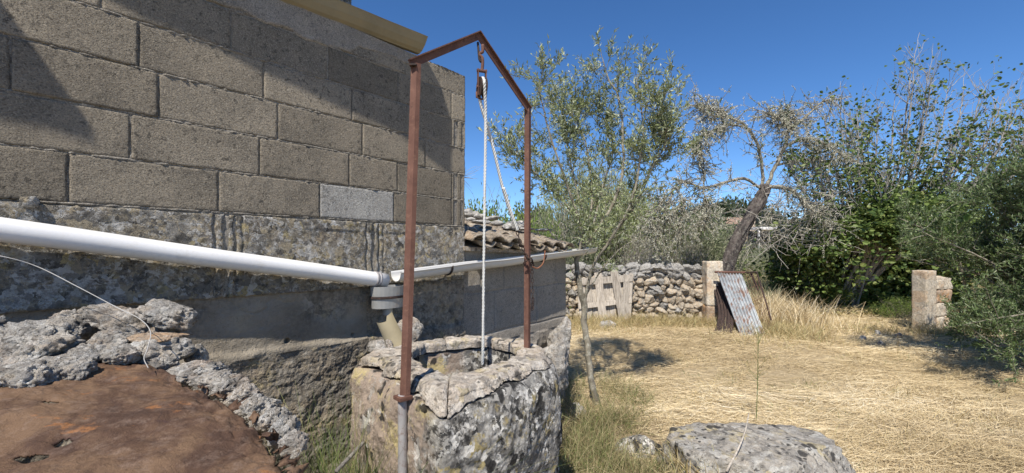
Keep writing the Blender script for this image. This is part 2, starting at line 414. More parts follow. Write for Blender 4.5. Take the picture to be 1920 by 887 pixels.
_r = _t.nodes.new('ShaderNodeValToRGB'); _r.color_ramp.elements[0].color = (.17,.145,.11,1); _r.color_ramp.elements[0].position = .3; _r.color_ramp.elements[1].color = (.38,.335,.265,1); _r.color_ramp.elements[1].position = .68
_t.links.new(_x.outputs[0], _r.inputs[0]); _t.links.new(_a.outputs['Fac'], _m.inputs[0]); _t.links.new(_s, _m.inputs[6]); _t.links.new(_r.outputs[0], _m.inputs[7]); _t.links.new(_m.outputs[2], _b.inputs['Base Color'])
M['well'] = m_well('well_limestone')
M['rim'] = m_limestone('well_rim_limestone', (.52,.44,.35), (.38,.345,.30), (.64,.60,.53), .8, .35, .5, spsc=12, fs=1.4, mos=.45, msc=20)
M['boulder'] = m_limestone('boulder_limestone', (.40,.36,.30), (.28,.265,.24), (.50,.49,.45), .9, .2, .4, spsc=10, fs=1.2, mos=.6, msc=14)
M['rubble'] = m_limestone('rubble_limestone', (.52,.46,.38), (.34,.33,.31), (.70,.68,.63), .45, 0, .8, .25, spsc=14, fs=2.4, bump=1.2, mos=.5, msc=34)
M['rubble_warm'] = m_limestone('orange_rubble', (.50,.36,.24), (.32,.26,.20), (.60,.54,.46), .2, 0, .4, .8, spsc=14, fs=2.4)
M['drystone'] = m_limestone('drystone', (.58,.49,.36), (.40,.36,.30), (.68,.65,.57), .3, 0, .6, .5, spsc=6, fs=1.)
M['drystone_grey'] = m_limestone('drystone_grey', (.46,.44,.40), (.27,.26,.245), (.62,.60,.56), .6, 0, .6, 0, spsc=6, fs=1.)
M['marl'] = m_limestone('cream_sandstone', (.62,.54,.42), (.48,.43,.35), (.66,.62,.55), .25, .2, .3, .35, spsc=7, fs=1.)
M['tile'] = m_limestone('clay_tile', (.38,.31,.23), (.26,.22,.18), (.52,.49,.42), .6, .45, .5, .15, spsc=16, fs=2.)
M['rust'] = m_rust('rusty_steel')
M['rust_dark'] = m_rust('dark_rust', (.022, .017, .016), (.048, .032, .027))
M['oldpipe'] = m_plain('scaly_grey_pipe', (.36, .35, .35), .55, .4, .3, (.12, .06, .04), .8, 30, .5)
M['pvc'] = m_plain('white_pvc', (.76, .755, .74), .38, .45, .10, (.48, .44, .36), .38, 14, .10)
M['pvc_grey'] = m_plain('pale_grey_pvc', (.62, .61, .58), .45, .4, .1, (.30, .28, .24), .35, 14, .1)
M['zinc'] = m_plain('dull_zinc', (.40, .40, .38), .5, .5, .25, (.25, .16, .10), .45, 14, .2, .35)
M['cream'] = m_plain('cream_fibre_cement', (.28, .245, .165), .85, .2, .25, (.28, .22, .12), .5, 10, .3)
M['rope'] = m_plain('white_nylon_rope', (.60, .60, .57), .7, .3, .1, (.45, .43, .38), .3, 40, .3)
M['wire'] = m_plain('grey_wire', (.40, .39, .37), .5, .5, .1)
M['copper'] = m_plain('rusty_wire', (.25, .10, .05), .6, .4)
M['wood'] = None
n = NB('silvered_wood'); c = n.ramp(n.noise(9, 6, .7, co=n.scale((6, 6, .5))), [(.32, (.20,.17,.14)), (.6, (.52,.47,.40))])
c = n.mix(n.m_('MULTIPLY', n.ramp(n.noise(12, 5, .7), [(.55, 0), (.65, 1)]), .4), c, (.16, .13, .1)); n.col(n.hue_var(c, .4)); n.bump(n.noise(20, 5, .7, co=n.scale((8, 8, .6))), .8, .006); M['wood'] = n.m
n = NB('galvanised_sheet', .42, .5); c = n.ramp(n.noise(5, 5, .7), [(.35, (.25,.27,.28)), (.65, (.42,.45,.46))])
c = n.mix(n.m_('MULTIPLY', n.ramp(n.noise(11, 6, .75, co=n.scale((1, 1, .4))), [(.50, 0), (.60, 1)]), .85), c, (.22, .12, .075)); n.col(c); n.b.inputs['Metallic'].default_value = .35; M['galv'] = n.m
# brown sheet
n = NB('rust_brown_sheet', .78, .25); wc = n.warp(.08, 9)
c = n.ramp(n.noise(3.2, 7, .68, .6, co=wc), [(.28, (.036,.021,.017)), (.42, (.088,.050,.032)), (.54, (.17,.105,.062)), (.64, (.105,.06,.040)), (.8, (.06,.036,.028))])
c = n.mix(n.m_('MULTIPLY', n.ramp(n.noise(7, 6, .75, co=n.scale((.8,1.6,1))), [(.60, 0), (.66, 1)]), .7), c, (.30, .13, .045))
c = n.mix(n.m_('MULTIPLY', n.ramp(n.noise(15, 6, .7, co=n.scale((.6,1.5,1))), [(.62, 0), (.70, 1)]), .7), c, (.06, .032, .028))
c = n.mix(n.m_('MULTIPLY', n.ramp(n.noise(28, 6, .8), [(.50, 0), (.75, 1)]), .45), c, (.32, .24, .19))
c = n.mix(n.m_('MULTIPLY', n.ramp(n.vor(7, 'DISTANCE_TO_EDGE', co=n.warp(.25, 5)), [(.0, 1), (.035, 0)]), n.m_('MULTIPLY', n.ramp(n.noise(3, 3, .6), [(.5, 0), (.6, 1)]), .6)), c, (.03, .02, .018))
n.col(c); n.bump(n.noise(16, 8, .75), .7, .02); n.bump(n.noise(120, 4, .7), .5, .0025); M['brown'] = n.m
# ground
n = NB('dry_soil')
c = n.ramp(n.noise(1.2, 7, .7), [(.3, (.24,.18,.11)), (.65, (.42,.33,.20))])
c = n.mix(n.ramp(n.noise(45, 4, .7, 1, co=n.scale((.35, 1.6, 1))), [(.4, 0), (.65, 1)]), c, (.58, .47, .29))
c = n.mix(n.m_('MULTIPLY', n.ramp(n.noise(.5, 4, .6), [(.5, 0), (.62, 1)]), .5), c, (.26, .20, .13))
n.col(c); n.bump(n.noise(40, 6, .75, 1, co=n.scale((.4, 1.6, 1))), 1., .02); M['soil'] = n.m
M['straw'] = m_leaf('straw', [(0, (.24,.17,.085)), (.25, (.46,.36,.20)), (.6, (.69,.56,.34)), (.85, (.82,.71,.48)), (1, (.90,.84,.68))], .15, .6)
M['drygrass'] = m_leaf('dry_grass', [(0, (.26,.20,.09)), (.4, (.50,.40,.20)), (.8, (.66,.55,.32)), (1, (.30,.32,.13))], .3, .7)
M['weedmix'] = m_leaf('weed_mix', [(0, (.15,.12,.06)), (.4, (.34,.28,.15)), (.75, (.50,.43,.25)), (1, (.20,.26,.09))], .3, .7)
M['greengrass'] = m_leaf('green_grass', [(0, (.07,.11,.03)), (.5, (.14,.19,.055)), (.8, (.25,.27,.10)), (1, (.42,.36,.18))], .35, .6)
M['olive'] = m_leaf('olive_leaf', [(0, (.12,.15,.05)), (.4, (.24,.28,.12)), (.75, (.34,.38,.20)), (1, (.50,.53,.40))], .22, .45)
M['olive_dark'] = m_leaf('dense_olive_leaf', [(0, (.055,.09,.028)), (.5, (.12,.175,.06)), (.85, (.19,.25,.115)), (1, (.31,.35,.20))], .2, .42)
M['fig'] = m_leaf('fig_leaf', [(0, (.05,.09,.022)), (.5, (.12,.175,.045)), (.85, (.19,.25,.07)), (1, (.28,.31,.11))], .3, .45)
M['scrub'] = m_leaf('scrub_leaf', [(0, (.10,.13,.06)), (.5, (.19,.22,.12)), (.8, (.28,.30,.18)), (1, (.42,.41,.29))], .25, .7)
M['scrub_green'] = m_leaf('bright_scrub_leaf', [(0, (.06,.10,.02)), (.5, (.13,.20,.04)), (1, (.26,.32,.08))], .3, .6)
M['far'] = m_leaf('far_tree_leaf', [(0, (.035,.055,.025)), (.6, (.07,.095,.045)), (1, (.13,.15,.08))], .2, .7)
M['deadtwig'] = m_leaf('dead_twig', [(0, (.26,.23,.19)), (.6, (.44,.41,.35)), (1, (.58,.55,.48))], 0, .8)
M['lichen'] = m_leaf('hanging_lichen', [(0, (.28,.28,.21)), (.5, (.50,.49,.39)), (1, (.70,.69,.58))], .15, .8)
M['pad'] = m_leaf('big_leaf', [(0, (.16,.26,.06)), (1, (.30,.42,.12))], .3, .5)
M['bark'] = m_bark('olive_bark', (.10,.09,.07), (.30,.27,.21), .8)
M['bark_dark'] = m_bark('almond_bark', (.035,.03,.028), (.13,.11,.10), .25, .7)
M['bark_pale'] = m_bark('fig_bark', (.20,.185,.165), (.42,.40,.37), .3, .7)
M['house_far'] = m_plain('far_plaster', (.55,.46,.36), .9, .1)
M['roof_far'] = m_plain('far_roof', (.28,.19,.14), .9, .1)
M['white_far'] = m_plain('far_white', (.75,.74,.72), .8, .1)
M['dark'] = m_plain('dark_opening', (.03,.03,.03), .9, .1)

# ------------------------------------------------------------------ ground
def gh(X, Y):
    p = np.stack([np.asarray(X, float), np.asarray(Y, float), np.zeros_like(np.asarray(X, float))], -1)
    z = fbm(p, .55, 3, 40)*.10+fbm(p, 3., 3, 41)*.035
    far = np.clip((np.asarray(Y)-25)/60, 0, 1)
    return z-.02+far*.9
a = np.concatenate([np.arange(-3, 16, .1), 16+1.06**np.arange(0, 90)*.4-.4]); a = np.concatenate([-3-(1.12**np.arange(60, 0, -1)*.4), a])
a = np.unique(np.clip(a, -900, 900))
b = np.concatenate([np.arange(-2, 14, .1), 14+(1.055**np.arange(0, 100)-1)*2.]); b = np.concatenate([[-300, -60, -15, -5], b]); b = b[b < 900]; b = np.append(b, 900)
XX, YY = np.meshgrid(a, b, indexing='ij')
V = np.stack([XX, YY, gh(XX, YY)], -1)
g = mk('ground', V, grid_faces(len(a), len(b))[:, ::-1], M['soil'], sm=True); g['kind'] = 'structure'

# ------------------------------------------------------------------ house wall frame
X0, Z0 = -1.884, 1.57; DV = np.array([.6476, .762, 0]); NV = np.array([.762, -.6476, 0])
def Wp(s, h, e): 
    s = np.asarray(s, float); h = np.asarray(h, float); e = np.asarray(e, float)
    s, h, e = np.broadcast_arrays(s, h, e)
    return np.array([X0, Z0, EYE])+s[..., None]*DV+e[..., None]*NV+h[..., None]*np.array([0, 0, 1.])
def sx(x, e=0.):
    u = (x-960)/800; return (u*(Z0-.6476*e)-X0-.762*e)/(.6476-.762*u)
def wall_at(x, y, e=0.):
    s = sx(x, e); Z = Z0+.762*s-.6476*e; return s, (470-y)*Z/800
def face_block(s0, s1, h0, h1, e, depth, nu, nv, amp, fs, edge, seed, chip=.004, extra=None):
    u = np.linspace(0, 1, nu); v = np.linspace(0, 1, nv)
    U, Vv = np.meshgrid(np.concatenate([[0], u, [1]]), np.concatenate([[0], v, [1]]), indexing='ij')
    ring = np.zeros_like(U, bool); ring[0] = ring[-1] = True; ring[:, 0] = ring[:, -1] = True
    S = s0+(s1-s0)*U; H = h0+(h1-h0)*Vv
    p = np.stack([S, H, np.zeros_like(S)], -1)
    bd = np.minimum(np.minimum(S-s0, s1-S), np.minimum(H-h0, h1-H))      # distance to edge
    jit = fbm(p, 22, 3, seed+3)
    S2 = S+np.where((U == 0), np.abs(jit)*chip*2, 0)-np.where((U == 1), np.abs(jit)*chip*2, 0)
    H2 = H+np.where((Vv == 0), np.abs(jit)*chip*2, 0)-np.where((Vv == 1), np.abs(jit)*chip*2, 0)
    E = e+fbm(p, fs, 5, seed, .6)*2*amp-np.exp(-bd/.0025)*edge*(.5+1.2*np.abs(jit)*2)
    if extra is not None: E = E+extra(S, H)
    E = np.where(ring, e-depth, E)
    return Wp(S2, H2, E), grid_faces(nu+2, nv+2)

house = thing('stone_house', tuple(Wp(1.2, -1.6, -.2)), 'old house with grey concrete block wall standing on a lichened stone base', 'house')
Ls = [.189, .3925, .596, .7995, 1.003, 1.2065, 1.372]
jx = [[-400, -140, 128, 410, 600, 738, 847, 872], [-260, -20, 245, 487, 655, 745, 848, 872], [-200, 20, 297, 522, 680, 797, 873],
      [-240, -20, 260, 495, 660, 785, 848, 873], [-260, -30, 190, 432, 615, 747, 847, 873], [-300, -60, 200, 430, 610, 760, 873]]
seed = 10
for ci, row in enumerate(jx):
    for k in range(len(row)-1):
        s0, s1 = sx(row[k])+.0022, sx(row[k+1])-.0022; seed += 1
        h0, h1 = Ls[ci]+.0035, Ls[ci+1]-.0035
        L = s1-s0; off = R.uniform(-.0035, .0035)
        nu = max(8, int(L*130)); nv = 30
        ex = None
        if row[k] in (847, 848) and ci in (0, 1, 3):          # end of a hollow block: two upright ribs
            ex = lambda S, H, a=s0, b=s1: -.022*((np.abs((S-a)/(b-a)-.28) < .13) | (np.abs((S-a)/(b-a)-.80) < .10))
            nu = 26
        V, F = face_block(s0, s1, h0, h1, off, .06, nu, nv, .0011, 45, .0035, seed, extra=ex)
        pale = (ci == 0 and row[k] == 600)
        o = mk('concrete_block', V, F, M['block_pale' if pale else 'block'], house, sm=True)
# mortar body behind
nu, nv = 620, 480
S, H = np.meshgrid(np.linspace(sx(-500), sx(872)-.003, nu), np.linspace(-.22, 1.37, nv), indexing='ij')
p = np.stack([S, H, 0*S], -1)
nearH = np.min([np.abs(H-l) for l in Ls], axis=0)
E = -.007+(H < .17)*.010+fbm(p, 14, 4, 77, .6)*.014+np.exp(-(nearH/.0055)**2)*(.007+fbm(p, 6, 3, 78)*.02+fbm(p, 60, 3, 79)*.022)
mk('mortar', Wp(S, H, E), grid_faces(nu, nv), M['mortar'], house, sm=True)
# smeared render under the eave
nu, nv = 300, 40
S, H = np.meshgrid(np.linspace(sx(380), sx(790), nu), np.linspace(0, 1, nv), indexing='ij')
p = np.stack([S, H*.2, 0*S], -1)
low = 1.205+.0*S+np.clip((S-sx(655))/.06, 0, 1)*.075+fbm(np.stack([S, 0*S, 0*S], -1), 9, 4, 5)*.05
Hh = low+(1.37-low)*H
E = .006+fbm(np.stack([S, Hh, 0*S], -1), 12, 5, 6, .6)*.012-.02*np.exp(-H/.03)
mk('render_band', Wp(S, Hh, E), grid_faces(nu, nv), M['render'], house, sm=True)
# lichened base stones
def keyed(c):
    def f(S, H):
        r = 0*S
        for q, d in ((-.030, .012), (.012, .014), (.045, .006)): r = r-d*np.exp(-((S-c-q-.004*np.sin(H*40))/.006)**2)
        return r+.012*np.exp(-((S-c)/.05)**2)*0
    return f
bj = [-500, -60, 425, 700, 871]
for k in range(4):
    s0, s1 = sx(bj[k])+.003, sx(bj[k+1])-.003
    k1, k2 = keyed(s0+.02), keyed(s1-.02)
    nu = min(340, int((s1-s0)*170)); 
    rough = .009 if k < 3 else .007
    V, F = face_block(s0, s1, -.235 if k < 3 else -.225, .183, .012, .08, nu, 66, rough, 14, .018, 200+k, .015,
                      extra=lambda S, H: (k1(S, H) if k in (2, 3) else 0)+(k2(S, H) if k in (1, 2) else 0)+.02*np.clip(fbm(np.stack([S, H, 0*S], -1), 6, 2, 9), 0, 1)*(H > .12))
    mk('base_stone', V, F, M['lichstone'], house, sm=True)
# lump of old mortar on the ledge
V, F = rock(4, (.028, .028, .03), 71, .4, 1.5, fine=.1); s_, h_ = wall_at(54, 378)
mk('mortar_lump', V+Wp(s_, h_, .012), F, M['lichstone'], house, sm=True)
# lower wall
nu, nv = 760, 330
S, H = np.meshgrid(np.linspace(sx(-500), sx(871), nu), np.linspace(-1.65, -.20, nv), indexing='ij')
p = np.stack([S, H, 0*S], -1)
ledge = -.52-.03*(S-sx(400))/1.0+fbm(np.stack([S, 0*S, 0*S], -1), 5, 4, 31)*.05
belowm = 1/(1+np.exp((H-ledge)/.006))
smooth = 1/(1+np.exp(-(fbm(p*np.array([.7, 1.2, 1]), 3.2, 3, 33)+.02)/.015))*(S < sx(690)); smooth = smooth*(H > -.56)
E = -.010+fbm(p, 3, 3, 34)*.02+(1-smooth)*(fbm(p, 11, 6, 35, .62)*.028-.004)+smooth*(fbm(p, 24, 5, 36, .6)*.010-.006*np.exp(-((fbm(p, 2.2, 4, 46))/.006)**2))
E = E+belowm*(.022+fbm(p, 8, 6, 37, .62)*.048*(.4+.6*np.clip((ledge-.05-H)/.04, 0, 1))+(ridged(p*np.array([.8, 1.3, 1]), 2.6, 4, 38)-.6)*.03)
rag = np.exp(-((H+.225)/.03)**2)*(S > sx(740)); E = E+rag*fbm(p, 30, 4, 39)*.08
for (x, y, r) in ((540, 640, .012), (663, 628, .008), (376, 665, .012)):
    s_, h_ = wall_at(x, y); E = E-.05*np.exp(-(((S-s_)**2+(H-h_)**2)/r**2)**2)
mk('lower_wall', Wp(S, H, E), grid_faces(nu, nv), M['plinth'], house, sm=True, attr=smooth*(.45+.9*np.clip(fbm(p, 6, 4, 44)+.25, 0, .6)))
# return of the wall at the corner, and its back
def wbox(s0, s1, h0, h1, e0, e1):
    c = [(s0, h0, e0), (s1, h0, e0), (s1, h1, e0), (s0, h1, e0), (s0, h0, e1), (s1, h0, e1), (s1, h1, e1), (s0, h1, e1)]
    V = np.array([Wp(*q) for q in c]); F = np.array([[0, 3, 2, 1], [4, 5, 6, 7], [0, 1, 5, 4], [2, 3, 7, 6], [1, 2, 6, 5], [0, 4, 7, 3]])
    return V, F[:, ::-1]
V, F = wbox(sx(-500), sx(869), -1.65, 1.365, -.24, -.045); mk('wall_core', V, F, M['mortar'], house)
# eave: fibre cement flashing, foot on the wall, lip flared out
nu = 60; sA, sB = sx(380), sx(787)
prof = [(.004, 0.), (.008, .004), (.03, .014), (.062, .045), (.088, .085), (.094, .091), (.084, .089), (.058, .055), (.028, .026), (-.03, .026), (-.03, 0)]
prof = np.array(prof); ss = np.linspace(sA, sB, nu); t = (ss-sA)/(sB-sA)
wv = fbm(np.stack([ss, 0*ss, 0*ss], -1), 5, 3, 50)*.006
V = Wp(ss[:, None], 1.335+.058*t[:, None]+prof[None, :, 1]+wv[:, None], prof[None, :, 0]*(.75+.25*t[:, None]))
k = len(prof); i = np.arange(nu-1)[:, None]*k; j = np.arange(k)[None]; j2 = (j+1) % k
F = np.stack([i+j, i+j2, i+k+j2, i+k+j], -1).reshape(-1, 4)
mk('eave_flashing', V.reshape(-1, 3), (F, np.array([np.arange(k)]), np.array([(np.arange(k)+(nu-1)*k)[::-1]])), M['cream'], house)
# upper storey stones seen above the eave, and added unseen slabs shaped to shade the wall
V, F = rbox((1.6, .3, 1.3), (34, 8, 26), .08, .012, 8, 3); mk('upper_wall', rotz(V, math.atan2(.762, .6476))+Wp(sx(660, -.04)-.80, 2.02, -.19), F, M['lichstone'], house, sm=True)
V, F = rock(3, (.05, .05, .09), 12); mk('loose_stone', V+Wp(sx(672, -.06), 1.47, -.10), F, M['lichstone'], house, sm=True)
sunh = np.array([SD[0], SD[1], SD[2]])/SD[2]
def shade_slab(pxs, z, name, th=.06):  # added slab out of view, outline traced sunwards from the wanted wall shadow
    top = []
    for x, y in pxs:
        s_, h_ = wall_at(x, y); q = Wp(s_, h_, 0); top.append(q+sunh*(z-q[2]))
    top = np.array(top); n_ = len(top); V = np.concatenate([top, top+np.array([0, 0, th])])
    F = [tuple(range(n_)), tuple(range(2*n_-1, n_-1, -1))]+[(i, i+n_, (i+1) % n_+n_, (i+1) % n_) for i in range(n_)]
    return mk(name, V, F, M['cream'], house)
shade_slab([(130, -40), (280, 40), (400, 85), (480, 130), (640, 204), (745, 252), (846, 325), (846, 240), (826, 175), (795, 118), (600, -150), (100, -700)], EYE+2.35, 'unseen_shade_slab')
shade_slab([(-300, -250), (-30, -10), (175, 268), (90, 240), (0, 225), (-300, 200)], EYE+2.2, 'unseen_shade_slab')

# gutters, hopper
def along(p0, p1, n): return p0[None]+(p1-p0)[None]*np.linspace(0, 1, n)[:, None]
sa, ha = wall_at(0, 431, .078); sb, hb = wall_at(723, 526, .078)
ext = 1.0; pa = Wp(sa-ext, ha+(ha-hb)/(sb-sa)*ext, .078); pb = Wp(sb, hb, .078)
def hollow(p0, p1, r, th, k=28, n=8):
    pts = along(p0, p1, n); v1, f1 = tube(pts, r, k, False); v2, f2 = tube(pts, r-th, k, False)
    V = np.concatenate([v1, v2]); o = len(v1); F = [f1, f2[:, ::-1]+o]
    for e in (0, n-1):
        j = np.arange(k); j2 = (j+1) % k; q = np.stack([e*k+j, o+e*k+j, o+e*k+j2, e*k+j2], -1); F.append(q if e == 0 else q[:, ::-1])
    return V, np.concatenate(F)
V, F = hollow(pa, pb, .0445, .004, 40, 30); V = V+(fbm(V, 2, 2, 3)*.006)[:, None]*np.array([0, 0, 1.])
pipe = mk('drain_pipe', V, F, M['pvc'], house, sm=False); pipe.data.polygons.foreach_set('use_smooth', [True]*len(pipe.data.polygons)); pipe['label'] = 'long white plastic pipe'
dr = unit(pb-pa)
V, F = hollow(pb-dr*.085, pb-dr*.07, .0485, .006, 32, 3); mk('clamp', V, F, M['oldpipe'], pipe, sm=True)
V, F = hollow(pb-dr*.062, pb-dr*.052, .0485, .006, 32, 3); mk('clamp', V, F, M['oldpipe'], pipe, sm=True)

shed = thing('lean_to_shed', tuple(Wp(2.9, -1.6, -.3)), 'low block shed with mossy barrel tile roof against the end of the house', 'shed')
def trough(p0, p1, r, n=24, k=16, th=.003, parent=None):
    pts = along(p0, p1, n); t = unit((p1-p0)[None])[0]; side = unit(np.cross(t, np.array([0, 0, 1.]))[None])[0]; up = np.cross(side, t)
    ang = np.linspace(math.pi, 2*math.pi, k); out = [(math.cos(a)*r, math.sin(a)*r) for a in ang]
    out = out+[(r+.008, .002), (r+.008, .010), (r-.004, .010), (r-.004, 0)]+[(math.cos(a)*(r-th), math.sin(a)*(r-th)) for a in ang[::-1]]+[(-r+.002, .012), (-r-.003, .012)]
    out = np.array(out); m = len(out)
    V = pts[:, None]+out[None, :, 0:1]*side+out[None, :, 1:2]*up
    i = np.arange(n-1)[:, None]*m; j = np.arange(m)[None]; j2 = (j+1) % m
    F = np.stack([i+j, i+j2, i+m+j2, i+m+j], -1).reshape(-1, 4)
    return V.reshape(-1, 3), (F, )
s1_, h1_ = wall_at(742, 512, .10); s2_, h2_ = wall_at(1112, 466, .10)
ga, gb = Wp(s1_, h1_, .10), Wp(s2_, h2_, .10)
V, F = trough(ga, gb, .055); V = V+np.array([0, 0, 1.])*(fbm(V*np.array([1, 1, 0]), 2.5, 2, 8)*.012)[:, None]
gut = mk('gutter', V, F, M['pvc_grey'], shed, sm=True); gut['label'] = 'pale open half-round gutter'
gd = unit(gb-ga)
for f in (.17, .62):
    q = ga+(gb-ga)*f; side = unit(np.cross(gd, np.array([0, 0, 1.])))
    pts = [q+side*math.cos(a)*.06+np.array([0, 0, 1.])*math.sin(a)*.06 for a in np.linspace(math.pi*.95, 2.05*math.pi, 14)]
    V, F = tube(pts, .005, 6); V = V+gd*0; V2 = V+gd*.008; V, F = joinall([(V, F), (V2, F)]); mk('gutter_bracket', V, F, M['rust_dark'], gut, sm=True)
# hopper
s_, h_ = wall_at(727, 556, .085); hc = Wp(s_, h_, .085); hopper = thing('rain_hopper', tuple(hc), 'dull zinc rain hopper hanging under the meeting point of the pipe and gutter', 'rain hopper')
k = 26; a = np.linspace(0, 2*math.pi, k, endpoint=False)
def ringp(c, rx, ry, z): return c+rx*np.cos(a)[:, None]*DV+ry*np.sin(a)[:, None]*NV+np.array([0, 0, z])
def loft(rings, close=False):
    V = np.concatenate(rings); kk = len(rings[0]); nn_ = len(rings); i = np.arange(nn_-1)[:, None]*kk; j = np.arange(kk)[None]; j2 = (j+1) % kk
    return V, np.stack([i+j, i+j2, i+kk+j2, i+kk+j], -1).reshape(-1, 4)
V, F = loft([ringp(hc, .117, .078, .068), ringp(hc, .113, .075, .01), ringp(hc, .111, .073, -.01), ringp(hc, .107, .07, -.068), ringp(hc, .04, .04, -.074), ringp(hc, .098, .062, -.05), ringp(hc, .11, .071, .068), ringp(hc, .117, .078, .068)])
mk('hopper_bowl', V, F, M['zinc'], hopper, sm=False)
V, F = loft([ringp(hc, .117, .079, .008), ringp(hc, .119, .081, .006), ringp(hc, .119, .081, -.006), ringp(hc, .117, .079, -.008)]); mk('band', V, F, M['rust_dark'], hopper)
V, F = tube([hc+[0, 0, -.07], hc+[0, 0, -.115]], .032, 20); mk('outlet', V, F, M['zinc'], hopper, sm=False)
# loose chute: bent half pipe leaning on the well
ca, cb = P(722, 596, 2.52), P(752, 662, 2.42)
t = unit(cb-ca); side = unit(np.cross(t, np.array([.35, -.9, .3]))); up = np.cross(side, t)
rows = []
for q, wd in zip(along(ca, cb, 6), (.055, .055, .056, .057, .058, .058)):
    ang = np.linspace(math.radians(200), math.radians(345), 10)
    rows.append(np.array([q+side*math.cos(x)*wd+up*(math.sin(x)*wd) for x in ang]))
rows[0][0:4] -= t*.03
V = np.array(rows); V = np.concatenate([V, (V+up*.004)], 0).reshape(-1, 3); F = grid_faces(6, 10); F = np.concatenate([F, grid_faces(6, 10, 60)[:, ::-1]])
tag(mk('drain_chute', V, F, M['cream'], None, sm=True), 'short cream half-pipe chute leaning on the back of the well below the hopper', 'chute')

# ------------------------------------------------------------------ shed walls and tiles
nu, nv = 420, 300
S, H = np.meshgrid(np.linspace(sx(872), sx(1064), nu), np.linspace(-1.68, .02, nv), indexing='ij')
p = np.stack([S, H, 0*S], -1)
E = -.02+fbm(p, 3, 3, 60)*.012+fbm(p, 26, 5, 61, .65)*.008
for hh in (-.34, -.69): E = E-.010*np.exp(-((H-hh-.006*np.sin(S*9))/.007)**2)
for hh0, hh1, xs in ((-.34, .1, (905, 948, 1045)), (-.69, -.34, (930, 1010)),):
    for x in xs: E = E-.010*np.exp(-((S-sx(x))/.006)**2)*((H > hh0) & (H < hh1))
E = E+np.where(H < -.78, (ridged(p, 5, 4, 62)-.55)*.05, 0)
mk('shed_wall', Wp(S, H, E), grid_faces(nu, nv), M['render'], shed, sm=True)
# rough foot of the shed, whitish rock skirt at the corner
for k_, (x, y, Zr, rad, sd) in enumerate([(1030, 690, 3.75, (.22, .16, .30), 5), (1052, 640, 4.05, (.13, .12, .26), 6), (1010, 730, 3.4, (.16, .14, .22), 7)]):
    V, F = rock(5, rad, 300+sd, .4, 1.6, fine=.12, pits=.3); mk('foot_stone', V+P(x, y, Zr), F, M['rubble'], shed, sm=True)
V, F = wbox(sx(872), sx(1063), -1.65, .0, -1.6, -.05); mk('shed_core', V, F, M['render'], shed)
def tile_mesh(r=.085, L=.42, seed=0, inv=False):
    n1, k1 = 10, 12; V = []
    for i in range(n1):
        tt = i/(n1-1); rr = r*(1-.16*tt)
        for j in range(k1):
            an = math.radians(8+164*j/(k1-1)); V.append((math.cos(an)*rr, tt*L, math.sin(an)*rr*.72))
    V = np.array(V); V = V+fbm(V+seed, 12, 3, seed)[:, None]*.012
    n_ = V.copy(); V2 = V*np.array([.86, 1, .82])-np.array([0, 0, .0])
    F1 = grid_faces(n1, k1); F2 = grid_faces(n1, k1, len(V))[:, ::-1]; o = len(V)
    j = np.arange(k1-1); e0 = np.stack([j, j+1, o+j+1, o+j], -1); e1 = np.stack([(n1-1)*k1+j, o+(n1-1)*k1+j, o+(n1-1)*k1+j+1, (n1-1)*k1+j+1], -1)
    i = np.arange(n1-1)*k1; s1 = np.stack([i, o+i, o+i+k1, i+k1], -1); s2 = np.stack([i+k1-1, i+2*k1-1, o+i+2*k1-1, o+i+k1-1], -1)
    Vv = np.concatenate([V, V2]); Vv = Vv if not inv else Vv*np.array([1, 1, -1])
    return mesh_np('roof_tile', Vv, np.concatenate([F1, F2, e0, e1, s1, s2]), True)
tm = [tile_mesh(seed=s) for s in range(4)]; tp = [tile_mesh(seed=s+9, inv=True) for s in range(2)]
az = math.atan2(-NV[1], -NV[0])-math.pi/2          # local +y -> -NV (away from the wall face)
ncol = 7; slope = math.radians(13)
sT0, sT1 = sx(873, .0)+.06, sx(1058, .0)-.02
for c_ in range(ncol):
    s_ = sT0+(sT1-sT0)*c_/(ncol-1); hE = .035-.055*c_/(ncol-1)
    for r_ in range(5):
        d_ = r_*.31+R.uniform(-.02, .02); e_ = .10-d_
        base = Wp(s_+R.uniform(-.012, .012), hE+d_*math.tan(slope)+.035, e_*math.cos(0))
        place('roof_tile', tm[(c_*3+r_) % 4], M['tile'], base, (slope+R.uniform(-.06, .06), R.uniform(-.12, .12), az+R.uniform(-.10, .10)), (1, 1, 1), shed)
        if c_ < ncol-1:
            base = Wp(s_+(sT1-sT0)/(ncol-1)/2, hE+d_*math.tan(slope)+.045, e_)
            place('roof_tile', tp[r_ % 2], M['tile'], base, (slope, R.uniform(-.05, .05), az+R.uniform(-.04, .04)), (1, 1, 1), shed)
# roof bed below tiles
q = [Wp(sT0-.1, .03, .03), Wp(sT1+.08, -.02, .03), Wp(sT1+.08, -.02+1.6*math.tan(slope), -1.55), Wp(sT0-.1, .03+1.6*math.tan(slope), -1.55)]
q = np.array(q); V = np.concatenate([q, q-[0, 0, .03]]); mk('roof_bed', V, np.array([[0,1,2,3],[7,6,5,4],[0,4,5,1],[1,5,6,2],[2,6,7,3],[3,7,4,0]]), M['tile'], shed)
for k_ in range(34):                                # rubble along the back of the little roof
    V, F = rock(3, R.uniform(.03, .09, 3)*np.array([1.3, 1, .6]), 400+k_, .4, 1.6)
    s_ = R.uniform(sT0-.05, sT1+.05); d_ = R.uniform(.35, 1.6)
    mk('loose_stone', V+Wp(s_, .04+d_*math.tan(slope)+.09, .1-d_), F, M['drystone_grey'], shed, sm=True)

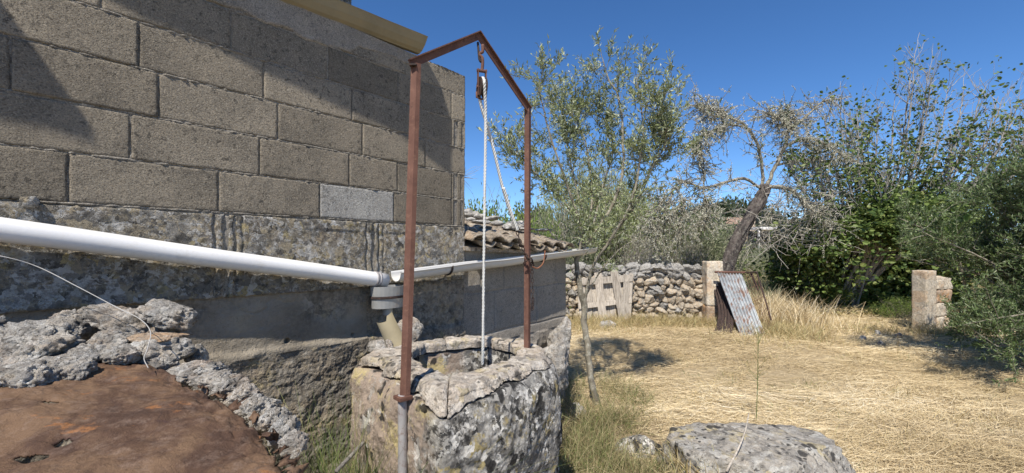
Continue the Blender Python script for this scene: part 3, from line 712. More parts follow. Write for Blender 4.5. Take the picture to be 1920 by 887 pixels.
# ------------------------------------------------------------------ well
well = thing('stone_well', (-.27, 2.1, 0), 'old stone well with lichen-spotted faces and cracked rim in front of the house', 'well')
cen = np.array([-.30, 2.14])
outer = np.array([(-.26, 1.60), (-.10, 1.78), (.07, 1.98), (.19, 2.10), (.20, 2.34), (.08, 2.60), (-.22, 2.76), (-.56, 2.60), (-.78, 2.34), (-.78, 2.16), (-.55, 1.92)])
inner = np.array([(-.255, 1.83), (-.12, 1.98), (.00, 2.16), (.06, 2.36), (-.16, 2.62), (-.50, 2.46), (-.58, 2.26), (-.44, 2.03)])
def raypoly(poly, th):
    out = np.full(len(th), 9.)
    for i in range(len(poly)):
        a_, b_ = poly[i]-cen, poly[(i+1) % len(poly)]-cen; e = b_-a_
        dx, dy = np.cos(th), np.sin(th); den = dx*e[1]-dy*e[0]; den = np.where(abs(den) < 1e-9, 1e-9, den)
        t_ = (a_[0]*e[1]-a_[1]*e[0])/den; u_ = (a_[0]*dy-a_[1]*dx)/den
        ok = (t_ > 0) & (u_ >= -1e-6) & (u_ <= 1+1e-6); out = np.where(ok & (t_ < out), t_, out)
    return out
def smooth_c(r, k):
    for _ in range(k): r = (np.roll(r, 1)+r+np.roll(r, -1))/3
    return r
NT = 720; TH = np.arange(NT)/NT*2*math.pi
RO = smooth_c(raypoly(outer, TH), 12); RI = smooth_c(raypoly(inner, TH), 8)
def ro(th): return np.interp(th % (2*math.pi), np.append(TH, 2*math.pi), np.append(RO, RO[0]))
def ri(th): return np.interp(th % (2*math.pi), np.append(TH, 2*math.pi), np.append(RI, RI[0]))
def pol(th, r, z): return np.stack([cen[0]+r*np.cos(th), cen[1]+r*np.sin(th), z], -1)
thN = math.atan2(1.60-cen[1], -.26-cen[0]) % (2*math.pi)
def slabbot(th):                                     # how deep the rim slab reaches down outside
    d = np.abs(((th-thN+math.pi) % (2*math.pi))-math.pi); return .040+.05*np.exp(-(d/.16)**2)+.010*np.sin(th*9)+.02*fbm(np.stack([th*0, th, th*0], -1), 6, 4, 4)
# body: outside face, top under slabs, inside face
nz = 150; zz = np.linspace(-.05, 1, nz)
ths = np.linspace(0, 2*math.pi, 620)
T, Zt = np.meshgrid(ths, zz, indexing='ij'); top = 1.052-slabbot(T); z = -.05+(top+.05)*(Zt+.05)/1.05
r = ro(T)+.035-.05*np.clip((z-.93)/.1, 0, 1)**2+.05*np.clip((.35-z)/.35, 0, 1)
pp = pol(T, r, z)
bul = np.exp(-((((T-5.6+math.pi) % (2*math.pi))-math.pi)/.7)**2)*.045*np.exp(-((z-.75)/.3)**2)
r = r+bul+fbm(pp, 4, 3, 81)*.06+fbm(pp, 15, 6, 82, .66)*.045
und = np.exp(-((((T-5.75+math.pi) % (2*math.pi))-math.pi)/.35)**2)*np.clip((.62-z)/.35, 0, 1); r = r-und*.10
# crack lines on the front
for tc, w_ in ((thN-.42, .008), (thN-.16, .006)):
    wob = fbm(np.stack([0*z, 0*z, z], -1), 9, 4, 83)*.25
    r = r-.025*np.exp(-(((T-tc-wob))/w_)**2)*(z > .62)
A = pol(T, r, z)
def body_r(T, z):
    r = ro(T)+.035-.05*np.clip((z-.93)/.1, 0, 1)**2; q = pol(T, r, z)
    b_ = np.exp(-((((T-5.6+math.pi) % (2*math.pi))-math.pi)/.7)**2)*.045*np.exp(-((z-.75)/.3)**2)
    return r+b_+fbm(q, 4, 3, 81)*.06+fbm(q, 15, 6, 82, .66)*.045
r2 = ri(T)-.0+.012; z2 = 1.0-(Zt+.05)/1.05*1.6
pp = pol(T, r2, z2); B = pol(T, r2-fbm(pp, 12, 5, 84)*.03, z2)
# connecting strip
cap_ = pol(T[:, :2], np.stack([r[:, -1], r2[:, 0]], -1), np.stack([z[:, -1], z2[:, 0]], -1))
V, F = joinall([(A.reshape(-1, 3), grid_faces(620, nz)), (cap_.reshape(-1, 3), grid_faces(620, 2)), (B.reshape(-1, 3), grid_faces(620, nz))])
mk('well_body', V, F, M['well'], well, sm=True)
def rim_stone(t0, t1, seed, zt=1.06, lift=0., tilt=0., inr=0.):
    n1 = int((t1-t0)*130)+10; th = np.linspace(t0, t1, n1); no, nt_, ni = 16, 44, 10
    K = []                                            # (kind, parameter) round the section
    K += [(0, v) for v in np.linspace(0, 1, no)] + [(1, v) for v in np.linspace(0, 1, nt_)[1:]] + [(2, v) for v in np.linspace(0, 1, ni)[1:]]
    V = np.zeros((n1, len(K), 3))
    end = np.clip(np.minimum(th-t0, t1-th)*cen_r/.012, 0, 1)
    sb = slabbot(th)+fbm(np.stack([th*0, th, th*0], -1), 40, 4, 6)*.016
    for c_, (kd, v) in enumerate(K):
        jt = fbm(np.stack([th*0, th*0+v*2+kd, th*0], -1), 6, 3, seed)*.05
        tt = th+jt*np.where(th > (t0+t1)/2, 1, 1)*.6
        ztop = zt+lift+fbm(np.stack([th*3, th*0+kd+v, th*0], -1), 2.2, 4, seed+2)*.016
        bev = .026
        zb = zt-sb
        if kd == 0:
            z = zb+(ztop-bev-zb)*v; r = body_r(tt, z)-.004-.010*(v < .01)
        elif kd == 1:
            r_out = body_r(tt, ztop-bev)-.004; r_in = ri(tt)-.004+fbm(np.stack([th*2, th*0+1, th*0], -1), 5, 4, seed+5)*.03
            r = r_out+(r_in-r_out)*v; d_ = (r_out-r); z = ztop-bev*np.clip(1-d_/.035, 0, 1)**2-.012*np.clip(1-(r-r_in)/.015, 0, 1)**2
            q = pol(tt, r, z*0); z = z+fbm(q, 18, 5, 91, .62)*.020*np.clip(d_/.01, 0, 1)
        else:
            r_in = ri(tt)-.004+fbm(np.stack([th*2, th*0+1, th*0], -1), 5, 4, seed+5)*.03; z = ztop-.012-(.045)*v; r = r_in+.004*v
        z = z-(1-end)*.006*(kd == 1); V[:, c_] = pol(tt, r, z)
    k1 = len(K); V = V.reshape(-1, 3)
    i = np.arange(n1-1)[:, None]*k1; j = np.arange(k1)[None]; j2 = (j+1) % k1
    F = np.stack([i+j, i+j2, i+k1+j2, i+k1+j], -1).reshape(-1, 4)
    return mk('rim_stone', V, (F, np.array([np.arange(k1)[::-1]]), np.array([(np.arange(k1)+(n1-1)*k1)])), M['rim'], well, sm=True)
cen_r = .5
aN = thN
cuts_ = [aN-.33, aN+.03, aN+1.25, aN+1.85, aN+2.45, aN+3.3, aN+4.55, aN+5.35, aN-.33+2*math.pi]
for k_ in range(len(cuts_)-1):
    rim_stone(cuts_[k_]+.005, cuts_[k_+1]-.005, 500+7*k_, 1.06+R.uniform(-.006, .006), R.uniform(-.003, .01), R.uniform(-.006, .004))
V, F = rock(5, (.085, .07, .07), 66, .35, 1.4, fine=.1); mk('loose_stone', V+P(716, 654, 2.47), F, M['rubble'], well, sm=True)
V, F = rock(5, (.10, .07, .09), 67, .35, 1.4, fine=.1, pits=.2); mk('loose_stone', V+P(768, 622, 2.66), F, M['rubble'], well, sm=True)

# ------------------------------------------------------------------ steel frame over the well
frame = thing('well_frame', (-.43, 1.72, 0), 'rusty angle iron gable frame standing over the well', 'well frame')
def angle_bar(p0, p1, d1, d2, w_=.043, th=.005, n=30, w2=None):
    w2 = w2 or w_
    p0, p1 = np.array(p0, float), np.array(p1, float); t = unit(p1-p0); d1 = unit(d1-t*(np.dot(d1, t))); d2 = unit(d2-t*(np.dot(d2, t)))
    prof = [(0, 0), (w_, 0), (w_, th), (th, th), (th, w2), (0, w2)]
    pts = along(p0, p1, n); V = np.array([[q+d1*a_+d2*b_ for a_, b_ in prof] for q in pts])
    V = V+(fbm(V, 40, 3, 90)[..., None]*.0008)
    k = 6; i = np.arange(n-1)[:, None]*k; j = np.arange(k)[None]; j2 = (j+1) % k
    F = np.stack([i+j, i+j2, i+k+j2, i+k+j], -1).reshape(-1, 4)
    return V.reshape(-1, 3), (F, np.array([[0, 3, 4, 5], [0, 1, 2, 3]]), np.array([[0, 3, 2, 1], [0, 5, 4, 3]])+(n-1)*k)
zt_ = EYE+.755
b1, t1_ = np.array([-.438, 1.70, 1.01]), np.array([-.402, 1.74, zt_])
t2_ = np.array([.092, 2.30, zt_]); b2 = np.array([.088, 2.31, .9]); ap = np.array([-.152, 2.02, EYE+1.018])
l_, r_ = np.array([-.93, .36, 0]), np.array([.45, .89, 0])
V, F = angle_bar(b1+np.array([.014, 0, 0]), t1_+np.array([.014, 0, .012]), l_, np.array([.80, .60, 0]), .028, w2=.019); mk('post', V, F, M['rust'], frame)
V, F = angle_bar(b2, t2_+[0, 0, .03], np.array([.45, .89, 0]), np.array([-.93, .36, 0]), .026); mk('post', V, F, M['rust'], frame)
hd = unit(np.array([t2_[0]-t1_[0], t2_[1]-t1_[1], 0])); pr = np.array([hd[1], -hd[0], 0])      # towards the camera side
for a_, b_, nm in ((t1_+[0, 0, .01], ap, 'roof_bar'), (t2_+[0, 0, .01], ap, 'roof_bar')):
    t = unit(b_-a_); dn = np.cross(t, pr); dn = dn if dn[2] < 0 else -dn
    V, F = angle_bar(a_-t*.01-pr*.012-dn*.02, b_+t*.012-pr*.012-dn*.02, dn, pr, .035, w2=.018); mk(nm, V, F, M['rust'], frame)
pb_ = np.array([-.443, 1.715, -.05]); pt_ = np.array([-.440, 1.715, 1.02])
V, F = tube(polyline([pb_, (pb_+pt_)/2+[.002, 0, 0], pt_], 20), .0185, 18); V = V+fbm(V, 50, 3, 91)[:, None]*.002
o = mk('lower_pipe', V, F, M['oldpipe'], frame, sm=True); o['label'] = 'scaly grey iron pipe under the left post'
V, F = rbox((.058, .058, .016), (6, 6, 2), .3, .001); mk('collar', rotz(V, .75)+np.array([-.437, 1.71, 1.012]), F, M['rust'], frame)
V, F = rbox((.03, .03, .008), (3, 3, 1), .3, .001); mk('weld_plate', V+t1_, F, M['rust_dark'], frame)

# pulley
pul = thing('pulley', tuple(ap+[0, 0, -.1]), 'rusty hook and pulley wheel hanging from the peak of the well frame', 'pulley')
def pxl(pts, n=40): return polyline([P(*q) for q in pts], n)
Zp = 2.02
V, F = tube(pxl([(896, 80, Zp+.02), (897, 92, Zp), (898, 104, Zp), (899, 112, Zp), (902, 116, Zp), (903, 108, Zp)], 24), .0055, 8); mk('hanger', V, F, M['rust_dark'], pul, sm=True)
V, F = tube(pxl([(905, 84, Zp), (905, 97, Zp), (901, 99, Zp), (899, 103, Zp), (904, 108, Zp), (905, 118, Zp), (904, 130, Zp), (903, 134, Zp)], 30), .0075, 8); mk('hook', V, F, M['rust'], pul, sm=True)
pd = unit(np.array([.93, .36, 0])); pq = np.array([-pd[1], pd[0], 0])         # wheel axis along pd
wc_ = P(903.5, 164, Zp); k = 36; an = np.linspace(0, 2*math.pi, k, endpoint=False)
rg = []
for rr, xo in ((.012, -.014), (.047, -.015), (.047, -.010), (.036, -.004), (.036, .004), (.047, .010), (.047, .015), (.012, .014), (.012, -.014)):
    rg.append(wc_+pd*xo+rr*(np.cos(an)[:, None]*pq+np.sin(an)[:, None]*np.array([0, 0, 1.])))
V, F = loft(rg); mk('wheel', V, F, M['rust_dark'], pul, sm=False)
for sgn in (-1, 1):
    V, F = rbox((.004, .022, .125), (1, 3, 12), .2, .0006); V = rotz(V, math.atan2(pd[1], pd[0])); mk('cheek_strap', V+wc_+pd*sgn*.019+[0, 0, .022], F, M['rust'], pul)
V, F = tube([wc_+pd*-.026, wc_+pd*.026], .007, 10); mk('axle', V, F, M['rust'], pul)
V, F = tube([wc_+[0, 0, .078]+pd*-.024, wc_+[0, 0, .078]+pd*.024], .008, 10); mk('top_pin', V, F, M['rust'], pul)
V, F = tube([wc_-pd*.022+pq*.012+np.array([0, 0, z_]) for z_ in (-.02, -.045)]+[wc_+[0, 0, -.056], wc_+pd*.02+[0, 0, -.045], wc_+pd*.022+[0, 0, -.02]], .005, 8); mk('guard_loop', V, F, M['rust'], pul, sm=True)

# rope
def rope(path, r, pitch=.045, n=None):
    path = np.asarray(path); L = np.linalg.norm(np.diff(path, axis=0), axis=1).sum(); n = n or int(L/.006)
    path = polyline(path, n) if len(path) < n else path
    t, u, v = frames(path); d = np.concatenate([[0], np.cumsum(np.linalg.norm(np.diff(path, axis=0), axis=1))]); out = []
    for s_ in range(3):
        a_ = d/pitch*2*math.pi+s_*2*math.pi/3
        c_ = path+r*.5*(np.cos(a_)[:, None]*u+np.sin(a_)[:, None]*v); out.append(tube(c_, r*.56, 7))
    return joinall(out)
top_r = .042
path = [P(904.5, 684, 2.12), P(905.5, 640, 2.10), P(907, 500, 2.07), P(909, 350, 2.04), P(910.5, 220, Zp)]
V, F = rope(polyline(path, 260), .0078)
arc = [wc_+pq*(math.cos(a_)*.041)+np.array([0, 0, math.sin(a_)*.041]) for a_ in np.linspace(-.15, math.pi+.15, 14)]
rp = thing('well_rope', tuple(wc_), 'white twisted rope running over the pulley and down into the well', 'rope')
if arc[0][0] < arc[-1][0]: arc = arc[::-1]
full = path+arc[:1]+arc[1:]+[P(899, 182, 2.03), P(904, 205, 2.04), P(915, 240, 2.07), P(928, 290, 2.10), P(942, 350, 2.14), P(957, 400, 2.18), P(968, 428, 2.20)]
V, F = rope(polyline(full, 560), .0078); mk('rope_strand', V, F, M['rope'], rp, sm=True)
V, F = rope(polyline([P(944, 352, 2.135), P(956, 392, 2.17), P(970, 432, 2.20)], 60), .0085); mk('doubled_end', V, F, M['rope'], rp, sm=True)

# chain on the right post
ch = thing('chain', tuple(P(990, 490, 2.28)), 'dark rusty chain wrapped round the right post and hanging beside it', 'chain')
def chain_links(path, L=.022, r=.0026, wd=.0065):
    n = int(np.linalg.norm(np.diff(path, axis=0), axis=1).sum()/L*1.25); pp = polyline(path, n); t, u, v = frames(pp)
    for i in range(n):
        a_ = u[i] if i % 2 else v[i]
        ring = [pp[i]+t[i]*math.cos(x)*L*.62+a_*math.sin(x)*wd for x in np.linspace(0, 2*math.pi, 11)]
        V, F = tube(ring, r, 5); mk('chain_link', V, F, M['rust_dark'], ch, sm=True)
chain_links(np.array([P(968, 430, 2.20), P(975, 452, 2.22), P(984, 474, 2.25), P(991, 486, 2.25)]))
chain_links(np.array([P(984, 492, 2.27), P(990, 486, 2.255), P(998, 488, 2.27), P(999, 497, 2.30)]))
chain_links(np.array([P(997, 488, 2.28), P(998, 520, 2.28), P(999, 560, 2.28), P(998, 578, 2.28)]))
V, F = tube(pxl([(998, 500, 2.28), (1008, 503, 2.3), (1018, 494, 2.3), (1021, 480, 2.3), (1022, 470, 2.3)], 24), .0035, 7); tag(mk('bent_wire', V, F, M['copper'], None, sm=True), 'short curved rusty wire hooked beside the right post', 'wire')
# grey wire at the left
V, F = tube(pxl([(-80, 470, 1.25), (0, 480, 1.28), (70, 500, 1.33), (150, 540, 1.36), (222, 578, 1.38), (262, 598, 1.35), (282, 622, 1.29), (276, 655, 1.25), (270, 672, 1.23), (278, 690, 1.21)], 90), np.linspace(.0015, .0011, 90), 7)
tag(mk('wire_cable', V, F, M['wire'], None, sm=True), 'thin grey wire curving down from the left edge onto the rubble', 'wire')

# ------------------------------------------------------------------ rubble wall on the left and brown sheet
rub = thing('rubble_wall', (-1.1, 1.35, 0), 'low wall of loose pitted grey stones in front of the house', 'rubble wall')
st = [(70, 655, 1.30, (.135, .10, .075), 0, 1), (30, 705, 1.18, (.12, .09, .05), 0, 2), (140, 615, 1.45, (.085, .07, .055), 0, 3), (250, 605, 1.5, (.17, .10, .055), .35, 4),
      (318, 590, 1.5, (.09, .08, .055), .5, 5), (190, 652, 1.38, (.10, .08, .05), 0, 6), (300, 662, 1.42, (.12, .09, .06), .1, 7), (110, 690, 1.24, (.10, .08, .05), 0, 9),
      (350, 702, 1.32, (.12, .09, .035), -.1, 10), (425, 728, 1.2, (.085, .05, .035), -.35, 11), (482, 768, 1.07, (.06, .045, .035), -.6, 12), (528, 812, .97, (.045, .04, .04), -.8, 13), (375, 705, 1.3, (.07, .05, .03), -.2, 23), (400, 718, 1.24, (.07, .05, .035), -.3, 24), (452, 750, 1.13, (.07, .045, .035), -.5, 25), (505, 792, 1.02, (.055, .04, .035), -.7, 26), (548, 838, .93, (.04, .035, .03), -.8, 27), (300, 690, 1.38, (.07, .05, .04), 0, 28),
      (10, 640, 1.38, (.09, .08, .05), 0, 14), (230, 665, 1.33, (.07, .06, .03), 0, 16), (370, 670, 1.5, (.05, .05, .04), 0, 17), (-60, 640, 1.35, (.12, .1, .08), 0, 18), (60, 712, 1.15, (.09, .07, .05), .2, 19), (165, 668, 1.30, (.07, .06, .04), .3, 20), (0, 670, 1.3, (.08, .07, .06), 0, 21), (140, 700, 1.2, (.06, .05, .035), 0, 22)]
for x, y, Z_, rad, rz_, sd in st:
    V, F = rock(5, np.array(rad)*np.array([1.0, 1.0, 1.12]), 600+sd, .48, 1.5, fine=.06 if sd == 7 else .17, cuts=14, pits=.5); V = V@rotm(0, rz_*.6, 0).T
    mk('rubble_stone', V+P(x, y, Z_), F, M['rubble'], rub, sm=True)
V, F = rock(5, (.085, .07, .022), 650, .4, 1.5, fine=.15, pits=.3); o = mk('rubble_stone', V@rotm(0, .05, .4).T+P(300, 634, 1.42), F, M['rubble_warm'], rub, sm=True); o['label'] = 'flat orange-topped stone'
# sheet
poly = np.array([(-2.4, 1.20), (-1.53, 1.25), (-1.44, 1.30), (-1.45, 1.42), (-1.36, 1.46), (-1.09, 1.34), (-.775, 1.12), (-.565, .965), (-.435, .835), (-.355, .72), (-.30, .55), (-.28, .4), (-.6, .12), (-2.4, .12)])
nx_, ny_ = 560, 370
xs = np.linspace(-2.4, -.22, nx_); ys = np.linspace(.14, 1.5, ny_); XX, YY = np.meshgrid(xs, ys, indexing='ij')
def sdist(X, Y, poly):
    d = np.full(X.shape, 9.); ins = np.zeros(X.shape, bool)
    for i in range(len(poly)):
        a_, b_ = poly[i], poly[(i+1) % len(poly)]; e = b_-a_; wx, wy = X-a_[0], Y-a_[1]
        t_ = np.clip((wx*e[0]+wy*e[1])/(e@e), 0, 1); d = np.minimum(d, np.hypot(wx-e[0]*t_, wy-e[1]*t_))
        c_ = ((a_[1] > Y) != (b_[1] > Y)) & (X < (b_[0]-a_[0])*(Y-a_[1])/(b_[1]-a_[1]+1e-12)+a_[0]); ins ^= c_
    return np.where(ins, d, -d)
rr_ = np.random.RandomState(9); k_ = 0
while k_ < 60:
    x_, y_, z_ = rr_.uniform(-2.2, -.4), rr_.uniform(.2, 1.32), rr_.uniform(.05, 1.0)
    dd_ = sdist(np.array(x_), np.array(y_), poly)
    if dd_ < .16 or dd_ > .40 or z_ > .98: continue
    V, F = rock(3, rr_.uniform(.10, .15, 3), 700+k_, .35, 1.5, fine=.12)
    mk('rubble_stone', V+np.array([x_, y_, z_]), F, M['rubble'], rub, sm=True); k_ += 1
p3 = np.stack([XX, YY, 0*XX], -1); sdv = sdist(XX, YY, poly)
edge = sdv-.012-fbm(p3, 22, 4, 101)*.03
zz = EYE-.385+fbm(p3, 1.6, 2, 102)*.09+fbm(p3, 5, 4, 103)*.04+fbm(p3, 18, 5, 104, .6)*.014+(ridged(p3*np.array([.7, 1.5, 1]), 4.5, 4, 107)-.6)*.018
zz = zz-.03*np.exp(-np.clip(sdv, 0, 1)/.02)*(XX > -1.25)-.06*np.clip((.55-YY)/.5, 0, 1)**1.5+.02*np.exp(-((XX+1.3)**2+(YY-1.3)**2)/.02)
zz = zz+np.where(sdv < .06, fbm(p3, 40, 3, 105)*.03, 0)
hole = np.ones(XX.shape, bool)
for hx, hy, a_, b_ in ((62, 822, 27, 7), (120, 800, 14, 5), (95, 748, 12, 3), (130, 882, 16, 4)):
    Zh = .36*800/(hy-470); X_ = (hx-960)/800*Zh
    ll = ((XX-X_)/(a_*Zh/800))**2+((YY-Zh)/(b_*Zh/800*2.2))**2; hole &= (ll+fbm(p3, 45, 3, 106)*2.4) > 1
    zz = zz-.012*np.exp(-ll/3)
keep = (edge > 0) & hole
F = grid_faces(nx_, ny_); kf = keep.ravel()[F].all(1); F = F[kf][:, ::-1]
used = np.unique(F); mp = np.full(nx_*ny_, -1); mp[used] = np.arange(len(used)); V = np.stack([XX, YY, zz], -1).reshape(-1, 3)[used]; F = mp[F]
o = mk('weathered_sheet', V, F, M['brown'], None, sm=True); md = o.modifiers.new('thick', 'SOLIDIFY'); md.thickness = .004; md.offset = -1
tag(o, 'large rust-brown weathered sheet with torn flaky edge draped over the rubble', 'sheet')
rs = np.random.RandomState(3)
for k_, (x, y, Z_) in enumerate([(415, 740, 1.12), (450, 760, 1.06), (480, 780, 1.0), (505, 812, .92), (528, 838, .86), (545, 862, .82), (556, 880, .78), (385, 728, 1.18), (340, 712, 1.28)]):
    n_ = 7; u = np.linspace(-1, 1, n_); U, Vv = np.meshgrid(u, u, indexing='ij'); sz = rs.uniform(.012, .022)
    q = np.stack([U*sz, Vv*sz*.7, -.5*(U**2)*sz+.3*Vv*U*sz], -1)+fbm(np.stack([U, Vv, 0*U+k_], -1), 2, 3, 7)[..., None]*.03
    V = q.reshape(-1, 3)@rotm(rs.uniform(-.5, .8), rs.uniform(.1, .9), rs.uniform(0, 3)).T+P(x, y, Z_)
    oo = mk('flake', V*1.0, grid_faces(n_, n_), M['brown'], o, sm=True); mdd = oo.modifiers.new('t', 'SOLIDIFY'); mdd.thickness = .002

# ------------------------------------------------------------------ ground stones
def boulder(name, c, rad, seed, label, mat, rot=0, sub=6, **k):
    V, F = rock(sub, rad, seed, **k); V = rotz(V, rot)+np.array(c)
    return tag(mk(name, V, F, mat, None, sm=True), label, 'rock')
def bslab():
    V, F = rock(6, (.63, .56, .42), 911, .3, 1.5, fine=.09, cuts=8); V[:, 2] = np.where(V[:, 2] > .17, .17+(V[:, 2]-.17)*.22, V[:, 2])
    V[:, 2] += fbm(V, 3, 5, 3)*.07+fbm(V, 14, 5, 3, .62)*.035-np.exp(-((V[:, 0]*.5+V[:, 1]-.05+fbm(V, 3, 3, 8)*.2)/.012)**2)*.03
    V = rotz(V, -.42)+np.array([1.68, 2.98, .10])
    return tag(mk('boulder', V, F, M['boulder'], None, sm=True), 'broad flat grey boulder with black lichen spots lying in the straw', 'rock')
bslab()
boulder('rock', (1.03, 3.5, -.03), (.20, .15, .15), 912, 'yellow-lichened rock among the weeds left of the broad boulder', M['well'], .3, 5, amp=.3, fine=.08)
boulder('rock', (1.02, 2.75, -.07), (.30, .20, .14), 913, 'grey flat-topped rock at the lower edge in front of the broad boulder', M['boulder'], .2, 5, amp=.3, fine=.06)
boulder('rock', (1.98, 8.9, .03), (.20, .14, .13), 914, 'small pale rock in the grass before the wooden gate', M['drystone_grey'], .2, 4, amp=.3, fine=.08)
for k_, (x, y, lab) in enumerate([(1618, 638, 'left small bluish stone on the straw by the right gate pillar'), (1652, 648, 'small bluish stone nearest the camera in the straw'), (1645, 628, 'upper small bluish stone on the straw behind its neighbours'), (1685, 632, 'right small bluish stone close to the gate pillar')]):
    Z_ = 1280/(y-470)
    V, F = rock(3, (.07, .06, .06), 930+k_, .3, 1.5); tag(mk('small_stone', V+np.array([(x-960)/800*Z_, Z_, .03]), F, M['drystone_grey'], None, sm=True), lab, 'stone', 'small stones on the straw')
boulder('rock', (.62, 4.2, .0), (.14, .12, .10), 915, 'small grey stone at the foot of the olive sapling', M['drystone_grey'], .2, 4, amp=.3, fine=.08)

# ------------------------------------------------------------------ dry stone wall, gate, pillars, sheet
dsw = thing('dry_stone_wall', (2.6, 9.9, 0), 'dry stone wall of cream and grey rubble left of the pale pillar', 'stone wall')
proto = [mesh_np('stone', *rock(4, (1, 1, 1), 1000+k, .5, 1.1, fine=.16, cuts=12, pits=.35), True) for k in range(9)]
proto2 = [mesh_np('stone', *rock(4, (1, 1, 1), 1020+k, .5, 1.1, fine=.2, cuts=10, pits=.5), True) for k in range(5)]
z_ = .06
xa, xb = .2, 4.42
while z_ < 1.17:
    hh = R.uniform(.10, .16) if z_ < .95 else R.uniform(.11, .2)
    x_ = xa
    while x_ < xb:
        wd = R.choice([R.uniform(.10, .18), R.uniform(.18, .36)])
        grey = z_ > .88 or R.rand() < .15
        pr_ = proto2 if grey else proto
        place('stone', pr_[R.randint(len(pr_))], M['drystone_grey'] if grey else M['drystone'], (x_+wd/2, 9.72+R.uniform(-.06, .05), z_+hh/2+R.uniform(-.02, .02)),
              (R.uniform(-.4, .4), R.uniform(-.5, .5), R.choice([0, math.pi])+R.uniform(-.5, .5)), (wd*.66, .17, hh*.80), dsw)
        x_ += wd*.93
    z_ += hh*.93
place('stone', proto2[1], M['drystone_grey'], P(1262, 508, 9.7), (0, .1, .2), (.26, .2, .17), dsw)
V, F = rbox((4.3, .3, 1.0), (40, 4, 10), .2, .03, 4, 9); mk('wall_core', V+np.array([2.3, 9.98, .48]), F, M['plinth'], dsw)
gate = thing('wooden_gate', tuple(P(1140, 600, 9.4)), 'broken gate of silvered upright boards leaning on the dry stone wall', 'gate')
def plank(p0, p1, w_, th, seed, name='board'):
    w_ = w_*(1.3 if name == 'board' else 1)
    p0, p1 = np.array(p0), np.array(p1); L = np.linalg.norm(p1-p0); V, F = rbox((w_, th, L), (4, 2, 22), .1, .004, 9, seed)
    V[:, 2] += (V[:, 2] > L*.49)*(fbm(V*np.array([1, 0, 0]), 30, 2, seed)*.06)
    t = unit(p1-p0); y_ = unit(np.array([0.1, 1, 0])-t*t[1]); x_ = np.cross(y_, t)
    mk(name, V[:, :1]*x_+V[:, 1:2]*y_+V[:, 2:3]*t+(p0+p1)/2, F, M['wood'], gate)
for k_, (xt, yt, xb_, yb_, w_, dz) in enumerate([(1088, 520, 1094, 608, .12, 0), (1103, 530, 1106, 606, .10, .03), (1121, 512, 1131, 602, .13, -.05), (1113, 532, 1118, 606, .08, .04), (1143, 527, 1150, 600, .12, .04), (1151, 508, 1169, 604, .13, -.06), (1163, 527, 1164, 602, .09, .04), (1175, 514, 1172, 604, .10, -.06), (1184, 512, 1179, 602, .06, -.04), (1134, 527, 1140, 604, .06, .04)]):
    plank(P(xb_, yb_, 9.42+dz), P(xt, yt, 9.46+dz), w_, .022, 1100+k_)
plank(P(1082, 529, 9.42), P(1186, 521, 9.40), .15, .04, 1130, 'rail'); plank(P(1084, 575, 9.41), P(1184, 563, 9.39), .11, .04, 1131, 'rail')

pil = thing('gate_pillar', (4.55, 9.7, 0), 'squared pale sandstone gate pillar at the end of the dry stone wall', 'pillar')
V, F = rbox((.34, .34, .98), (14, 14, 40), .12, .018, 7, 21); V = rotz(V, -.12); mk('shaft', V+np.array([4.44, 9.45, .88]), F, M['marl'], pil, sm=True)
V, F = rbox((.36, .35, .42), (14, 14, 16), .15, .022, 7, 22); mk('foot_block', rotz(V, -.1)+np.array([4.44, 9.45, .18]), F, M['rubble_warm'], pil, sm=True)

def corrugated(TL, TR, BL, BR, amp, cyc, nu=120, nv=30, bow=0):
    u = np.linspace(0, 1, nu); v = np.linspace(0, 1, nv); U, Vv = np.meshgrid(u, v, indexing='ij')
    Pq = (1-U)[..., None]*((1-Vv)[..., None]*TL+Vv[..., None]*BL)+U[..., None]*((1-Vv)[..., None]*TR+Vv[..., None]*BR)
    nn = unit(np.cross(TR-TL, BL-TL)); nn = nn if nn[1] < 0 else -nn
    return (Pq+nn*(amp*np.sin(U*cyc*2*math.pi)+bow*np.sin(Vv*math.pi)+fbm(Pq, 2, 3, 5)*.04)[..., None]).reshape(-1, 3), grid_faces(nu, nv)
TL, TR, BL, BR = P(1345, 512, 9.1), P(1390, 513, 9.0), P(1392, 640, 7.95), P(1436, 630, 8.1)
cs = thing('corrugated_sheet', tuple(BL), 'pale galvanised corrugated sheet leaning against the gate pillar', 'metal sheet')
V, F = corrugated(TL, TR, BL, BR, .018, 8); o = mk('sheet_panel', V, F, M['galv'], cs, sm=True); md = o.modifiers.new('t', 'SOLIDIFY'); md.thickness = .003
V, F = tube([P(1340, 510, 9.12), P(1396, 511, 8.98)], .022, 8); mk('top_rail', V, F, M['rust'], cs)
V, F = corrugated(P(1338, 545, 9.35), P(1356, 520, 9.2), P(1333, 632, 8.2), P(1372, 634, 8.0), .03, 5, bow=.12); o = mk('corrugated_sheet', V, F, M['rust_dark'], None, sm=True)  # dark sheet stands in for the striped shade behind the pale sheet
md = o.modifiers.new('t', 'SOLIDIFY'); md.thickness = .004; tag(o, 'dark bowed corrugated sheet standing in for the striped shade behind the pale one', 'metal sheet')
mf = thing('mesh_frame', tuple(P(1420, 600, 8.7)), 'old dark metal frame with sagging wire mesh right of the corrugated sheet', 'metal frame')
for a_, b_ in (((1396, 511, 9.0), (1419, 510, 9.05)), ((1419, 510, 9.05), (1446, 600, 8.5)), ((1408, 512, 9.1), (1422, 545, 8.9))):
    V, F = tube([P(*a_), P(*b_)], .016, 8); mk('bar', V, F, M['rust_dark'], mf)
for k_ in range(5):
    f = k_/4; V, F = tube([P(1396+f*20, 512, 9.05), P(1438+f*10, 622-f*20, 8.4)], .004, 5); mk('mesh_wire', V, F, M['rust'], mf)
    V, F = tube([P(1396+f*42, 514+f*100, 9.05-.6*f), P(1419+f*27, 512+f*85, 9.05-.5*f)], .004, 5); mk('mesh_wire', V, F, M['rust'], mf)

